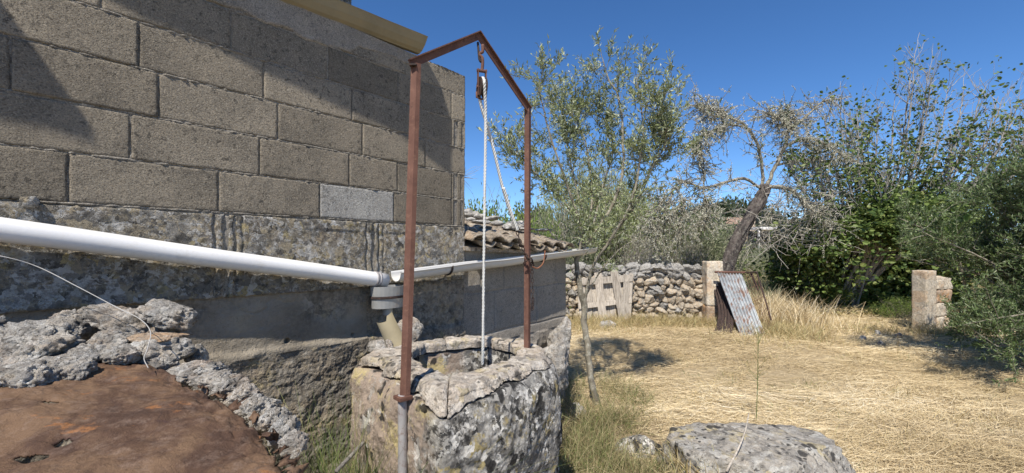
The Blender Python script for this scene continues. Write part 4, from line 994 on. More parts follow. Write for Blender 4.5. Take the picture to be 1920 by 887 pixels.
rp_ = thing('gate_pillar', (8.4, 8.7, 0), 'tan stone gate pillar half hidden by the olive shrub on the right', 'pillar')
ang = math.atan2(.27, .963)
V, F = rbox((.30, .26, 1.24), (12, 10, 40), .1, .012, 8, 31); mk('pillar_post', rotz(V, ang)+np.array([8.27+.13, 8.53+.17, .58]), F, M['marl'], rp_, sm=True)
for k_ in range(4):
    V, F = rbox((.46+.05*(k_ % 2), .28, .27), (24, 14, 14), .25, .05, 7, 32+k_); mk('masonry_block', rotz(V, ang)+np.array([8.27+.50, 8.53+.29, .12+k_*.27]), F, M['rubble_warm'] if k_ == 2 else M['marl'], rp_, sm=True)

# ------------------------------------------------------------------ vegetation
def sub_branches(Pts, Dirs, n, L, rs, up=.4, spread=1., bend=.3, m=5, gravity=0.):
    idx = rs.randint(len(Pts), size=n); p0 = Pts[idx]; d = unit(Dirs[idx]*.6+rs.normal(size=(n, 3))*spread+np.array([0, 0, up]))
    L = rs.uniform(.45, 1., n)*L; B = unit(rs.normal(size=(n, 3)))*bend+np.array([0, 0, gravity]); t = np.linspace(0, 1, m)[None, :, None]
    c = p0[:, None]+d[:, None]*L[:, None, None]*t+B[:, None]*L[:, None, None]*t*t
    c = c+rs.normal(size=c.shape)*L[:, None, None]*.03*t
    return c, d
def limb_samples(limbs, n=40, skip=.25):
    Pt, Dt = [], []
    for l in limbs:
        q = polyline(l, n); d = unit(np.gradient(q, axis=0)); k = int(n*skip); Pt.append(q[k:]); Dt.append(d[k:])
    return np.concatenate(Pt), np.concatenate(Dt)
def tree_wood(limbs, radii, k=8):
    parts = []
    for l, (r0, r1) in zip(limbs, radii):
        q = polyline(l, 44); t = np.linspace(0, 1, 44); q = q+np.stack([fbm(q, 5, 2, 3), fbm(q+5, 5, 2, 4), 0*t], -1)*r0*1.5
        r = r0*(1-t)**.8+r1*t; r = r*(1+.35*fbm(q, 9, 3, 5)); v, f = tube(q, r, k, False); v = v+fbm(v, 14, 3, 6)[:, None]*r0*.5; parts.append((v, f))
    return parts
def along_twigs(c, n, rs, lo=.15):
    N, m, _ = c.shape; i = rs.randint(N, size=n); t = rs.uniform(lo, 1, n)*(m-1); a_ = np.minimum(t.astype(int), m-2); f = (t-a_)[:, None]
    p = c[i, a_]*(1-f)+c[i, a_+1]*f; d = unit(c[i, a_+1]-c[i, a_]); return p, d

# olive sapling
rs = np.random.RandomState(21)
sap = thing('olive_tree', (.9, 4.5, 0), 'slim young olive tree with thin leaning trunk right of the well', 'tree')
ZS = 4.5
def L3(*pts): return [P(x, y, Z_) for x, y, Z_ in pts]
trunk = L3((1122, 768, ZS), (1108, 700, ZS), (1098, 610, ZS+.02), (1088, 540, ZS), (1078, 488, ZS))
limbs = [L3((1078, 490, ZS), (1090, 450, 4.45), (1075, 380, 4.4), (1040, 280, 4.3), (1020, 210, 4.25), (1010, 150, 4.25)),
         L3((1080, 488, ZS), (1110, 440, 4.55), (1150, 380, 4.6), (1168, 300, 4.65), (1162, 190, 4.7), (1142, 150, 4.7), (1128, 100, 4.7)),
         L3((1095, 565, ZS), (1112, 500, 4.4), (1150, 440, 4.3), (1190, 360, 4.2), (1205, 260, 4.1), (1203, 210, 4.1), (1192, 140, 4.1)),
         L3((1150, 440, 4.3), (1200, 370, 4.3), (1232, 290, 4.3), (1262, 228, 4.3)),
         L3((1079, 486, ZS), (1062, 470, 4.55), (1030, 430, 4.6), (1010, 402, 4.65)),
         L3((1075, 400, 4.42), (1040, 360, 4.3), (1000, 320, 4.25), (958, 272, 4.25)),
         L3((1085, 460, 4.5), (1110, 380, 4.7), (1100, 280, 4.8), (1085, 230, 4.85), (1082, 195, 4.85)),
         L3((1110, 430, 4.5), (1130, 350, 4.9), (1150, 270, 5.0), (1120, 200, 5.0)),
         L3((1100, 420, 4.5), (1075, 330, 4.8), (1060, 240, 4.9), (1050, 190, 4.9)),
         L3((1200, 360, 4.25), (1225, 310, 4.2), (1250, 260, 4.1), (1225, 190, 4.1)),
         L3((1095, 560, ZS), (1125, 510, 4.45), (1160, 470, 4.4), (1190, 450, 4.35))]
rad = [(.018, .003), (.022, .003), (.018, .003), (.01, .003), (.008, .002), (.011, .002), (.013, .002), (.011, .002), (.011, .002), (.008, .002), (.009, .003)]
parts = tree_wood([trunk], [(.036, .024)], 12)+tree_wood(limbs, rad)
use = [l for k, l in enumerate(limbs) if k not in (4, 10)]
Pt, Dt = limb_samples(use, 40, .16)
c1, d1 = sub_branches(Pt, Dt, 330, .36, rs, .35, .6, .25)
c1b, _ = sub_branches(Pt[:], Dt, 60, .35, rs, .1, .8, .3)
parts.append(tubes(c1, np.full(len(c1), .0035), np.full(len(c1), .0012), 4)); parts.append(tubes(c1b, np.full(len(c1b), .003), np.full(len(c1b), .001), 3))
q1 = c1[:, 2:].reshape(-1, 3); dd = np.repeat(d1, 3, 0)
c2, d2 = sub_branches(q1, dd, 2000, .19, rs, .45, .7, .2)
parts.append(tubes(c2, np.full(len(c2), .0016), np.full(len(c2), .0008), 3))
V, F = joinall(parts); mk('trunk', V, F, M['bark'], sap, sm=True)
p, d = along_twigs(np.concatenate([c2, c1[:, :]]), 23000, rs, .1)
zf = (p[:, 2]-EYE)/ZS*800
V, F, A = leaves(p, d*.7+rs.normal(size=p.shape)*.55+[0, 0, .2], rs.uniform(.032, .06, len(p)), rs.uniform(.010, .015, len(p)), rs=rs)
mk('crown', V, F, M['olive'], sap, attr=A)

# generic bush factory
def bush(name, n_leaf, rad, L, W, mat, rs, twigs=200, hexa=False, shell=.5, clumps=26, mat2=None, deadfrac=0, cl=.28, up=.3):
    ct = unit(rs.normal(size=(clumps, 3))); ct[:, 2] = np.abs(ct[:, 2])*1.1-.1; ct = ct*rs.uniform(shell, 1., (clumps, 1))
    i = rs.randint(clumps, size=n_leaf); p = ct[i]+rs.normal(size=(n_leaf, 3))*cl*rs.uniform(.5, 1.1, (clumps, 1))[i]*np.array([1, 1, .8])
    r_ = np.linalg.norm(p, axis=1, keepdims=True); p = np.where(r_ > 1.35, p/r_*1.35*rs.uniform(.8, 1, (n_leaf, 1)), p)
    D = unit(p*.7+rs.normal(size=p.shape)*.6+[0, 0, up]); p = p*np.array(rad)+[0, 0, rad[2]*.55]; p[:, 2] = np.maximum(p[:, 2], .02)
    V, F, A = leaves(p, D, rs.uniform(.6, 1.2, n_leaf)*L, rs.uniform(.7, 1.1, n_leaf)*W, hexa, rs)
    me = mesh_np(name, V, F, False, A)
    b0 = rs.normal(size=(twigs, 3))*np.array([.12, .12, 0]); tip = unit(rs.normal(size=(twigs, 3))+[0, 0, .6])*np.array(rad)*rs.uniform(.7, 1.2, (twigs, 1)); tip[:, 2] = np.abs(tip[:, 2])+rad[2]*.5
    mid = (b0+tip)/2+rs.normal(size=tip.shape)*.1*rad[0]; t = np.linspace(0, 1, 7)[None, :, None]
    c = (1-t)**2*b0[:, None]+2*t*(1-t)*mid[:, None]+t*t*tip[:, None]
    c = c+rs.normal(size=c.shape)*.02*rad[0]
    V, F = tubes(c, np.full(twigs, .012*rad[0]**.5), np.full(twigs, .003*rad[0]**.5), 4)
    c2, _ = sub_branches(c[:, 3:].reshape(-1, 3), np.repeat(unit(tip), 4, 0), twigs*5, rad[0]*.45, rs, .2, .8, .35)
    V2, F2 = tubes(c2, np.full(len(c2), .005*rad[0]**.5), np.full(len(c2), .002*rad[0]**.5), 3)
    V, F = joinall([(V, F), (V2, F2)])
    return me, mesh_np('trunk', V, F, True, rs.rand(len(V)))
def put_bush(name, mes, mats, loc, sc_, rz, label, cat, group=None):
    t = thing(name, loc, label, cat, group)
    place('crown', mes[0], mats[0], loc, (0, 0, rz), sc_, t); place('trunk', mes[1], mats[1], loc, (0, 0, rz), sc_, t)
    return t

# dense olive shrub on the right
rs = np.random.RandomState(31)
shr = thing('olive_shrub', (8.05, 6.15, 0), 'dense dark olive shrub filling the right edge in front of the stone pillar', 'shrub')
limbs = []
cs_ = np.array([7.45, 5.5])
def inshrub(p): return (p[:, 0] > .905*p[:, 1]+.15*fbm(p, 1.5, 2, 3)) & ~((p[:, 2] < 1.42+.5*fbm(p, 2, 3, 5)) & (p[:, 0] < 1.02*p[:, 1]+.35*fbm(p, 2, 2, 6)))
while len(limbs) < 60:
    a_ = rs.uniform(0, 2*math.pi); r_ = rs.uniform(.5, 2.1); h_ = rs.uniform(1.2, 2.75) if r_ < 1.3 else rs.uniform(.25, 2.2)
    tip = np.array([cs_[0]+math.cos(a_)*r_, cs_[1]+math.sin(a_)*r_*.85, h_]); b_ = np.array([cs_[0]+.3+rs.normal()*.12, cs_[1]+.2+rs.normal()*.12, 0])
    if not inshrub(tip[None])[0]: continue
    limbs.append([b_, b_*.5+tip*.5+[0, 0, .35], tip])
Pt, Dt = limb_samples(limbs, 30, .35)
c1, d1 = sub_branches(Pt, Dt, 1100, .55, rs, .3, .6, .25); c2, d2 = sub_branches(c1[:, 2:].reshape(-1, 3), np.repeat(d1, 3, 0), 6500, .34, rs, .35, .6, .2)
c1 = c1[inshrub(c1[:, -1])]; c2 = c2[inshrub(c2[:, -1])]
parts = tree_wood(limbs, [(.022, .005)]*60, 6)+[tubes(c1, np.full(len(c1), .006), np.full(len(c1), .002), 4), tubes(c2, np.full(len(c2), .0025), np.full(len(c2), .001), 3)]
V, F = joinall(parts); mk('trunk', V, F, M['bark'], shr, sm=True)
p, d = along_twigs(np.concatenate([c2, c1]), 190000, rs, .05)
V, F, A = leaves(p, d*.7+rs.normal(size=p.shape)*.5+[0, 0, .15], rs.uniform(.04, .065, len(p)), rs.uniform(.010, .016, len(p)), rs=rs)
mk('crown', V, F, M['olive_dark'], shr, attr=A)

# fig tree
rs = np.random.RandomState(41)
figt = thing('fig_tree', (9.8, 11.6, 0), 'wide fig tree with bare pale upper branches and dark leafy skirt', 'tree')
ZF = 11.3
base = np.array([9.5, 12.3, 0]); limbs = []; rad = []
ex = [1470, 1500, 1540, 1600, 1660, 1690, 1714, 1740, 1765, 1800, 1860, 1920, 1980, 2040]; ey = [330, 240, 205, 190, 205, 150, 95, 120, 150, 140, 165, 175, 230, 320]
for k_ in range(46):
    x = 1475+ (2035-1475)*((k_*.618034) % 1); Z_ = rs.uniform(10.0, 12.4); y0 = np.interp(x, ex, ey); y = y0 if k_ % 2 == 0 else y0+(430-y0)*rs.uniform(.15, .6)
    if k_ == 0: x, y = 1714, 95
    tp_ = P(x, y+14, Z_); q1 = P(1640+(x-1640)*.22+rs.normal()*12, 445+rs.normal()*15, ZF+.3); out_ = tp_-q1
    q2 = q1+out_*np.array([.62, .6, .38]); q3 = q1+out_*np.array([.88, .88, .72])
    limbs.append([base+rs.normal(size=3)*[.25, .15, 0], q1, q2, q3, tp_]); rad.append((rs.uniform(.025, .05), .006))
Pt, Dt = limb_samples(limbs, 40, .30)
c1, d1 = sub_branches(Pt, Dt, 1300, .75, rs, .35, .6, .3, 6, .2); c2, d2 = sub_branches(c1[:, 2:].reshape(-1, 3), np.repeat(d1, 4, 0), 2600, .36, rs, .8, .5, .2, 5)
parts = tree_wood(limbs, rad, 7)+[tubes(c1, np.full(len(c1), .009), np.full(len(c1), .004), 4), tubes(c2, np.full(len(c2), .005), np.full(len(c2), .003), 3)]
V, F = joinall(parts); mk('trunk', V, F, M['bark_pale'], figt, sm=True)
# leaves: sparse at twig ends above, dense skirt below
e1 = c2[rs.rand(len(c2)) < .5][:, -1]; i_ = rs.randint(len(e1), size=17000); p = e1[i_]+rs.normal(size=(17000, 3))*.07; keep = (rs.rand(len(p)) < np.clip(1.-(p[:, 2]-2.3)/3.6, .22, 1)); p = p[keep]
D = unit(rs.normal(size=p.shape)*[1, 1, .5]); V1, F1, A1 = leaves(p, D, rs.uniform(.05, .13, len(p)), rs.uniform(.04, .085, len(p)), True, rs)
nS = 52000; cl = 210
ct = unit(rs.normal(size=(cl, 3))); ct[:, 2] = np.abs(ct[:, 2])*.9; ct *= rs.uniform(.75, 1, (cl, 1)); i_ = rs.randint(cl, size=nS)
p = (ct[i_]+rs.normal(size=(nS, 3))*.13)*np.array([2.75, 1.7, 2.15])+np.array([9.9, 11.3, .85]); p = p[p[:, 2] > .45+.35*np.sin(p[:, 0]*3)]
p = p[~((p[:, 2] < 1.75+.4*np.sin(p[:, 0]*2.3)) & (p[:, 1] < 12.3) & (rs.rand(len(p)) < .93))]
D = unit(rs.normal(size=p.shape)*[1, 1, .4]+[0, -.2, -.1]); V2, F2, A2 = leaves(p, D, rs.uniform(.06, .15, len(p)), rs.uniform(.05, .11, len(p)), True, rs)
nB = 16000; p = np.stack([rs.uniform(8.2, 13, nB), rs.uniform(12.0, 13.6, nB), rs.uniform(.02, 2.4, nB)], -1)
D = unit(rs.normal(size=p.shape)*[1, 1, .4]); V3, F3, A3 = leaves(p, D, rs.uniform(.12, .2, len(p)), rs.uniform(.1, .15, len(p)), True, rs)
V, F = joinall([(V1, F1), (V2, F2), (V3, F3)]); mk('crown', V, F, M['fig'], figt, attr=np.concatenate([A1, A2, A3]))
# grey dead twigs tangled on the left of the fig
c, _ = sub_branches(np.stack([rs.uniform(5.9, 8.4, 500), rs.uniform(10.4, 11.4, 500), rs.uniform(1.7, 3.2, 500)], -1), rs.normal(size=(500, 3)), 900, .7, rs, .0, 1., .4, 6)
V, F = tubes(c, np.full(900, .007), np.full(900, .003), 3); mk('dead_twigs', V, F, M['deadtwig'], figt, attr=rs.rand(len(V)))

# almond tree, leaning, hung with lichen
rs = np.random.RandomState(51)
alm = thing('almond_tree', tuple(P(1362, 590, 10.6)), 'leaning dark almond tree with crooked branches coated in pale lichen', 'tree')
ZA = 10.6
tr = L3((1358, 600, ZA), (1362, 520, ZA), (1378, 460, ZA), (1408, 405, ZA), (1432, 360, ZA), (1430, 345, ZA))
limbs = [L3((1428, 365, ZA), (1430, 320, ZA), (1420, 270, 10.4), (1398, 238, 10.2), (1372, 222, 10.1), (1330, 215, 10), (1308, 197, 10)),
         L3((1398, 238, 10.2), (1360, 235, 10.1), (1325, 250, 10), (1300, 275, 9.9)),
         L3((1425, 352, ZA), (1395, 335, 10.5), (1360, 342, 10.3), (1320, 352, 10.2), (1285, 342, 10.1), (1262, 355, 10), (1252, 400, 10)),
         L3((1435, 355, ZA), (1455, 310, 10.6), (1472, 270, 10.6), (1480, 245, 10.6), (1515, 215, 10.6), (1545, 190, 10.7), (1580, 185, 10.7)),
         L3((1480, 245, 10.6), (1478, 225, 10.6), (1478, 208, 10.6)), L3((1480, 245, 10.6), (1465, 225, 10.5), (1442, 212, 10.4)),
         L3((1470, 275, 10.6), (1510, 260, 10.4), (1550, 270, 10.3), (1590, 300, 10.2)),
         L3((1440, 350, ZA), (1480, 355, 10.4), (1520, 390, 10.2), (1545, 420, 10.1)),
         L3((1320, 352, 10.2), (1318, 300, 10.2), (1305, 270, 10.1)), L3((1455, 310, 10.6), (1500, 300, 10.9), (1540, 300, 11)),
         L3((1262, 355, 10), (1235, 385, 9.9), (1215, 425, 9.8)), L3((1372, 222, 10.1), (1345, 205, 10.1), (1312, 200, 10.1)), L3((1264, 350, 10), (1280, 380, 9.9), (1272, 440, 9.8)), L3((1255, 375, 10), (1240, 410, 9.9), (1228, 455, 9.8)), L3((1318, 350, 10.2), (1322, 385, 10.1), (1318, 420, 10))]
rad = [(.042, .014), (.024, .008), (.038, .010), (.05, .015), (.03, .015), (.02, .008), (.04, .01), (.05, .015), (.02, .006), (.03, .01), (.02, .006), (.02, .006), (.015, .005), (.015, .005), (.015, .005)]
q = polyline(tr, 90); rr = np.linspace(.165, .12, 90)*(1+.12*fbm(q, 3, 3, 5)); rr[-8:] *= np.linspace(1, .6, 8); V, F = tube(q, rr, 40)
aa = np.arange(len(V)) % 40*2*math.pi/40; ctr = np.repeat(q, 40, 0); V = V+unit(V-ctr)*(fbm(np.stack([np.cos(aa)*2.2, np.sin(aa)*2.2, V[:, 2]*1.6], -1), 1.6, 4, 6)*.14+fbm(V, 16, 3, 8)*.04)[:, None]
mk('trunk', V, F, M['bark_dark'], alm, sm=True)
Pt, Dt = limb_samples(limbs, 40, .2)
c1, d1 = sub_branches(Pt, Dt, 820, .6, rs, -.2, .85, .35, 5, -.15); c2, d2 = sub_branches(c1[:, 1:].reshape(-1, 3), np.repeat(d1, 4, 0), 1600, .28, rs, -.1, 1., .3)
parts = tree_wood(limbs, rad, 8)+[tubes(c1, np.full(len(c1), .012), np.full(len(c1), .004), 4), tubes(c2, np.full(len(c2), .006), np.full(len(c2), .0025), 3)]
V, F = joinall(parts); mk('branches', V, F, M['bark'], alm, sm=True)
pl, dl = along_twigs(np.concatenate([c1, c2]), 42000, rs, 0.); j_ = rs.randint(len(Pt), size=11000); pm = Pt[j_]+rs.normal(size=(11000, 3))*.05
p = np.concatenate([pl, pm]); V, F, A = leaves(p, rs.normal(size=p.shape)+[0, 0, -.8], rs.uniform(.02, .055, len(p)), rs.uniform(.008, .02, len(p)), False, rs)
mk('lichen_tufts', V, F, M['lichen'], alm, attr=A)
p, d = along_twigs(c1[:300], 2200, rs, .3); V, F, A = leaves(p, rs.normal(size=p.shape), rs.uniform(.05, .08, len(p)), rs.uniform(.02, .03, len(p)), False, rs)
mk('crown', V, F, M['fig'], alm, attr=A)

# big pale leaves of a plant rising through the shrub
bl = thing('broadleaf_plant', (7.6, 6.9, 0), 'plant with a few big bright green leaves above the dark olive shrub', 'plant')
for k_, (x, y, tx, ty, w_) in enumerate([(1790, 420, 1822, 402, .26), (1800, 428, 1825, 418, .10), (1785, 445, 1770, 420, .30), (1775, 470, 1768, 448, .28), (1790, 445, 1800, 420, .22)]):
    a_, b_ = P(x, y, 6.6), P(tx, ty, 6.45); V, F, A = leaves(a_[None], (b_-a_)[None], np.linalg.norm(b_-a_)*1.25, w_, True, rs, .12); mk('leaf', V, F, M['pad'], bl, attr=A)
V, F = tube([np.array([7.6, 6.9, 0]), P(1785, 440, 6.6)], .02, 7); mk('stem', V, F, M['bark'], bl)

# middle-distance scrub
rs = np.random.RandomState(61)
bA = bush('crown', 20000, (1, 1, .8), .08, .02, None, rs, 90, clumps=40)
bB = bush('crown', 20000, (1, 1, .9), .075, .015, None, rs, 110, clumps=60, shell=.3)
bG = bush('crown', 7000, (1, 1, .8), .06, .03, None, rs, 60, clumps=40)
bF = bush('crown', 5000, (1, 1, 1.0), .16, .09, None, rs, 20, clumps=46)
bD = bush('crown', 2500, (1, 1, .8), .05, .012, None, rs, 420, clumps=40)
def inst(me, mat): m2 = me.copy(); m2.materials.clear(); m2.materials.append(mat); return m2
bG = (inst(bG[0], M['scrub_green']), inst(bG[1], M['bark'])); bA = (inst(bA[0], M['scrub']), inst(bA[1], M['bark'])); bOl = (inst(bB[0], M['olive']), inst(bB[1], M['bark']))
bB = (inst(bB[0], M['scrub']), inst(bB[1], M['deadtwig'])); bF = (inst(bF[0], M['far']), inst(bF[1], M['bark_dark'])); bD = (inst(bD[0], M['scrub']), inst(bD[1], M['deadtwig']))
def gb_(x, Z_): return ((x-960)/800*Z_, Z_, float(gh((x-960)/800*Z_, Z_)))
mid = [('bush', bG, 905, 8.5, (1.0, .8, 1.95), 'bright green bush showing above the tiled shed roof'),
       ('bush', bG, 985, 9.5, (.8, .7, 1.85), 'lower bright green bush behind the right post of the well frame'),
       ('olive_bush', bOl, 1110, 12.0, (1.5, 1.3, 2.75), 'tall grey-green olive bush directly behind the slim olive tree'),
       ('olive_bush', bOl, 1180, 13.5, (1.6, 1.3, 2.7), 'olive bush between the slim olive tree and the lichened almond'),
       ('dead_bush', bD, 1200, 11.2, (.9, .7, 1.5), 'bare grey twiggy bush behind the wooden gate'),
       ('scrub_bush', bA, 1255, 14.5, (1.9, 1.4, 2.15), 'rounded grey-green scrub bush behind the dry stone wall'),
       ('dead_bush', bD, 1285, 13.0, (1.0, .8, 1.35), 'bare pale twiggy bush just behind the dry stone wall left of the pillar'),
       ('scrub_bush', bB, 1318, 17.0, (1.9, 1.5, 1.7), 'wide scrub bush behind the pale gate pillar'),
       ('dark_bush', bG, 1298, 24.0, (2.2, 2., 2.5), 'dark green bush below the distant farmhouse'),
       ('scrub_bush', bB, 1475, 22.0, (1.6, 1.4, 1.3), 'low scrub bush right of the almond trunk'),
       ('scrub_bush', bA, 1395, 30.0, (3.0, 2., 1.5), 'low hazy scrub bush in front of the white carport'),
       ('scrub_bush', bA, 1515, 16.0, (1.4, 1.2, 1.4), 'scrub bush at the left foot of the fig tree'),
       ('scrub_bush', bB, 1055, 11.0, (1.1, .9, 1.9), 'scrub bush behind the corner of the shed'),
       ('dead_bush', bD, 1520, 13.0, (1.2, .9, 1.7), 'bare grey bush against the left side of the fig tree'),
       ('bush', bG, 1545, 12.4, (.9, .7, .8), 'leafy bush in the shade under the left side of the fig tree'),
       ('bush', bG, 1690, 10.0, (.6, .45, .42), 'small leafy bush in the shade beside the right gate pillar')]
for nm, bb, x, Z_, s_, lab in mid: put_bush(nm, bb, (None, None), gb_(x, Z_), s_, R.uniform(0, 6), lab, 'bush')
fl = [(900, 60, 405, 'dark evergreen far behind the ridge of the shed roof'), (1000, 66, 400, 'dark evergreen far behind the right post of the well frame'),
      (1225, 70, 418, 'distant dark tree between the grey-green bushes and the hanging lichen'), (1290, 64, 408, 'distant round dark tree left of the farmhouse, farther from its roof'),
      (1318, 60, 398, 'distant round dark tree directly left of the farmhouse'), (1365, 100, 392, 'distant pine rising behind the left end of the farmhouse roof'),
      (1392, 104, 390, 'distant pine rising behind the right end of the farmhouse roof'), (1418, 92, 402, 'distant dark tree between the almond trunk and the white shelter'),
      (1450, 80, 415, 'distant dark tree right of the white shelter'), (1500, 84, 420, 'distant dark tree seen through the twigs left of the fig')]
for k_, (x, Z_, yt, lab) in enumerate(fl):
    h_ = 1.0+(470-yt)/800*Z_
    put_bush('distant_tree', bF, (None, None), gb_(x, Z_), (h_*.6, h_*.5, h_/1.45), R.uniform(0, 6), lab, 'tree', 'far tree line')

# far farmhouse and carport
fh = thing('farmhouse', (35.2, 72, .9), 'distant cream farmhouse with brown tiled roof beyond the almond trunk', 'house')
def bx(c, s_): 
    V, F = cube_grid(1, 1, 1); return V*np.array(s_)/2+np.array(c), F
V, F = bx((36, 72, 3.3), (4.6, 5, 5.2)); mk('wall', V, F, M['house_far'], fh)
V, F = bx((39.2, 71.5, 3.5), (.9, 4, 6.0)); mk('wall', V, F, M['house_far'], fh)
V = np.array([[33.4, 69.2, 5.9], [38.7, 69.2, 5.9], [38.7, 72, 7.2], [33.9, 72, 7.2], [33.4, 75, 5.9], [38.7, 75, 5.9]]); mk('roof', V, [(0, 1, 2, 3), (3, 2, 5, 4), (0, 3, 4), (1, 5, 2), (0, 4, 5, 1)], M['roof_far'], fh)
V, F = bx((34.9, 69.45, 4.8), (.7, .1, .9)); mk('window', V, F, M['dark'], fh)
cp = thing('carport', (30, 52, .9), 'small white flat-roofed shelter in the distance right of the almond trunk', 'shelter')
V, F = bx((30.6, 52, 4.28), (2.6, 2.5, .32)); mk('roof', V, F, M['white_far'], cp)
for x in (29.45, 31.75): V, F = bx((x, 50.9, 2.4), (.18, .18, 3.44)); mk('post', V, F, M['white_far'], cp)
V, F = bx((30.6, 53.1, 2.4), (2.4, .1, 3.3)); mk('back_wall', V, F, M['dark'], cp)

# ------------------------------------------------------------------ grasses and straw
rs = np.random.RandomState(71)
def free(x, y):                                       # keep off the well, house, rocks
    dwall = (x-X0)*NV[0]+(y-Z0)*NV[1]; sA_ = (x-X0)*DV[0]+(y-Z0)*DV[1]
    inh = (dwall < .0) & (dwall > -1.8) & (sA_ < sx(1064)); inw = ((x-cen[0])**2+(y-cen[1])**2) < .6**2
    return ~(inh | inw | ((x < -.3) & (y < 1.45)))
# straw litter
N_ = 250000
y = 2.0+10.5*rs.rand(N_)**1.25; x = -.4+rs.rand(N_)*(y*1.28+.8); k_ = free(x, y); x, y = x[k_], y[k_]
pt = np.stack([x, y, 0*x], -1); dn = fbm(pt, 1.1, 3, 5); kp = rs.rand(len(x)) < np.clip(.78+dn*3.0, .18, 1)
nearw = (x < 1.25) & (y < 5.2); kp &= ~(nearw & (rs.rand(len(x)) < .5)); x, y = x[kp], y[kp]; n_ = len(x)
a_ = rs.normal(0, .65, n_)+fbm(np.stack([x, y, 0*x], -1), .8, 2, 6)*2.5+(rs.rand(n_) < .18)*rs.uniform(0, 3, n_); D = np.stack([np.cos(a_), np.sin(a_), rs.uniform(-.10, .16, n_)], -1)
P0 = np.stack([x, y, gh(x, y)+rs.rand(n_)**2*.05+np.clip(fbm(np.stack([x, y, 0*x], -1), 2.2, 3, 55), 0, 1)*.24*rs.rand(n_)], -1); B = rs.normal(size=(n_, 3))*[.18, .18, .06]; up_ = np.tile([0, 0, 1.], (n_, 1))+rs.normal(size=(n_, 3))*.5
V, F, A = strips(P0, D, rs.uniform(.07, .26, n_)*np.where(rs.rand(n_) < .45, .4, 1), (.0018+.00038*y)*rs.uniform(.6, 1.3, n_), B, 3, rs, up_, .4)
pn = np.repeat(np.clip(.5+fbm(np.stack([x, y, 0*x], -1), .9, 4, 66)*1.9, 0, 1), 8); A = np.clip(A*.55+pn*.45, 0, 1)
tag(mk('straw_litter', V, F, M['straw'], attr=A), 'flattened golden straw covering the ground between well and wall', 'straw', kind='stuff')
# standing blades helper
def blades(name, x, y, L, W, mat, label, cat, lean=.35, bend=.35, n=4, z=None, kind='stuff'):
    n_ = len(x); D = unit(rs.normal(size=(n_, 3))*lean+[0, 0, 1.]); B = rs.normal(size=(n_, 3))*bend*[1, 1, .3]-[0, 0, .15]
    P0 = np.stack([x, y, (gh(x, y) if z is None else z)-.01], -1); V, F, A = strips(P0, D, L, W, B, n, rs)
    return tag(mk(name, V, F, mat, attr=A), label, cat, kind=kind)
def scat(n, cx, cy, sx_, sy_): return cx+rs.normal(size=n)*sx_, cy+rs.normal(size=n)*sy_
nc = 130; cy_ = 2.8+8*rs.rand(nc)**1.1; cx_ = rs.uniform(.18, 1.2, nc)*cy_; m_ = 34
x = np.repeat(cx_, m_)+rs.normal(size=nc*m_)*.09; y = np.repeat(cy_, m_)+rs.normal(size=nc*m_)*.09; k_ = free(x, y); x, y = x[k_], y[k_]
blades('stubble', x, y, rs.uniform(.03, .16, len(x)), rs.uniform(.003, .005, len(x))+.0005*y, M['drygrass'], 'scattered low tufts of dry stubble across the yard', 'stubble', .6)
x, y = scat(1500, 1.22, 2.72, .17, .16); blades('dry_weeds', x, y, rs.uniform(.1, .38, 1500), rs.uniform(.003, .006, 1500), M['weedmix'], 'dry weeds growing against the left side of the broad boulder', 'weeds', .45)
nc = 26; cy_ = 3+5*rs.rand(nc); cx_ = rs.uniform(.2, 1.0, nc)*cy_; x = np.repeat(cx_, 26)+rs.normal(size=nc*26)*.07; y = np.repeat(cy_, 26)+rs.normal(size=nc*26)*.07
blades('green_sprouts', x, y, rs.uniform(.03, .12, len(x)), rs.uniform(.004, .007, len(x)), M['greengrass'], 'small green sprouts dotted through the straw', 'weeds', .6)
# weeds right of the well
xs_, ys_ = [], []
for cx, cy, n in [(.42, 2.9, 700), (.50, 3.3, 800), (.66, 3.7, 700), (.45, 2.5, 500), (.75, 3.1, 500), (.62, 4.2, 500), (1.0, 4.0, 500), (.9, 2.9, 400), (.8, 2.6, 300), (1.3, 4.6, 300), (1.1, 5.0, 250), (.6, 4.9, 300)]:
    a_, b_ = scat(n, cx, cy, .14, .14); xs_.append(a_); ys_.append(b_)
x, y = np.concatenate(xs_), np.concatenate(ys_); k_ = free(x, y); x, y = x[k_], y[k_]
blades('dry_weeds', x, y, rs.uniform(.08, .34, len(x)), rs.uniform(.003, .006, len(x)), M['weedmix'], 'tangle of dry and green weeds between the well and the olive sapling', 'weeds', .5)
i_ = rs.choice(len(x), 2200); blades('green_grass', x[i_], y[i_], rs.uniform(.08, .34, 2200), rs.uniform(.003, .006, 2200), M['greengrass'], 'green grass blades sprouting beside the right side of the well', 'grass', .4)
# grass between rubble and well
x, y = scat(1500, -.64, 1.72, .10, .16); x2, y2 = scat(900, -.80, 1.78, .10, .1); x, y = np.append(x, x2), np.append(y, y2)
blades('green_grass', x, y, rs.uniform(.4, 1.05, len(x)), rs.uniform(.003, .006, len(x)), M['greengrass'], 'long green grass growing between the rubble wall and the well', 'grass', .16, .28, 6)
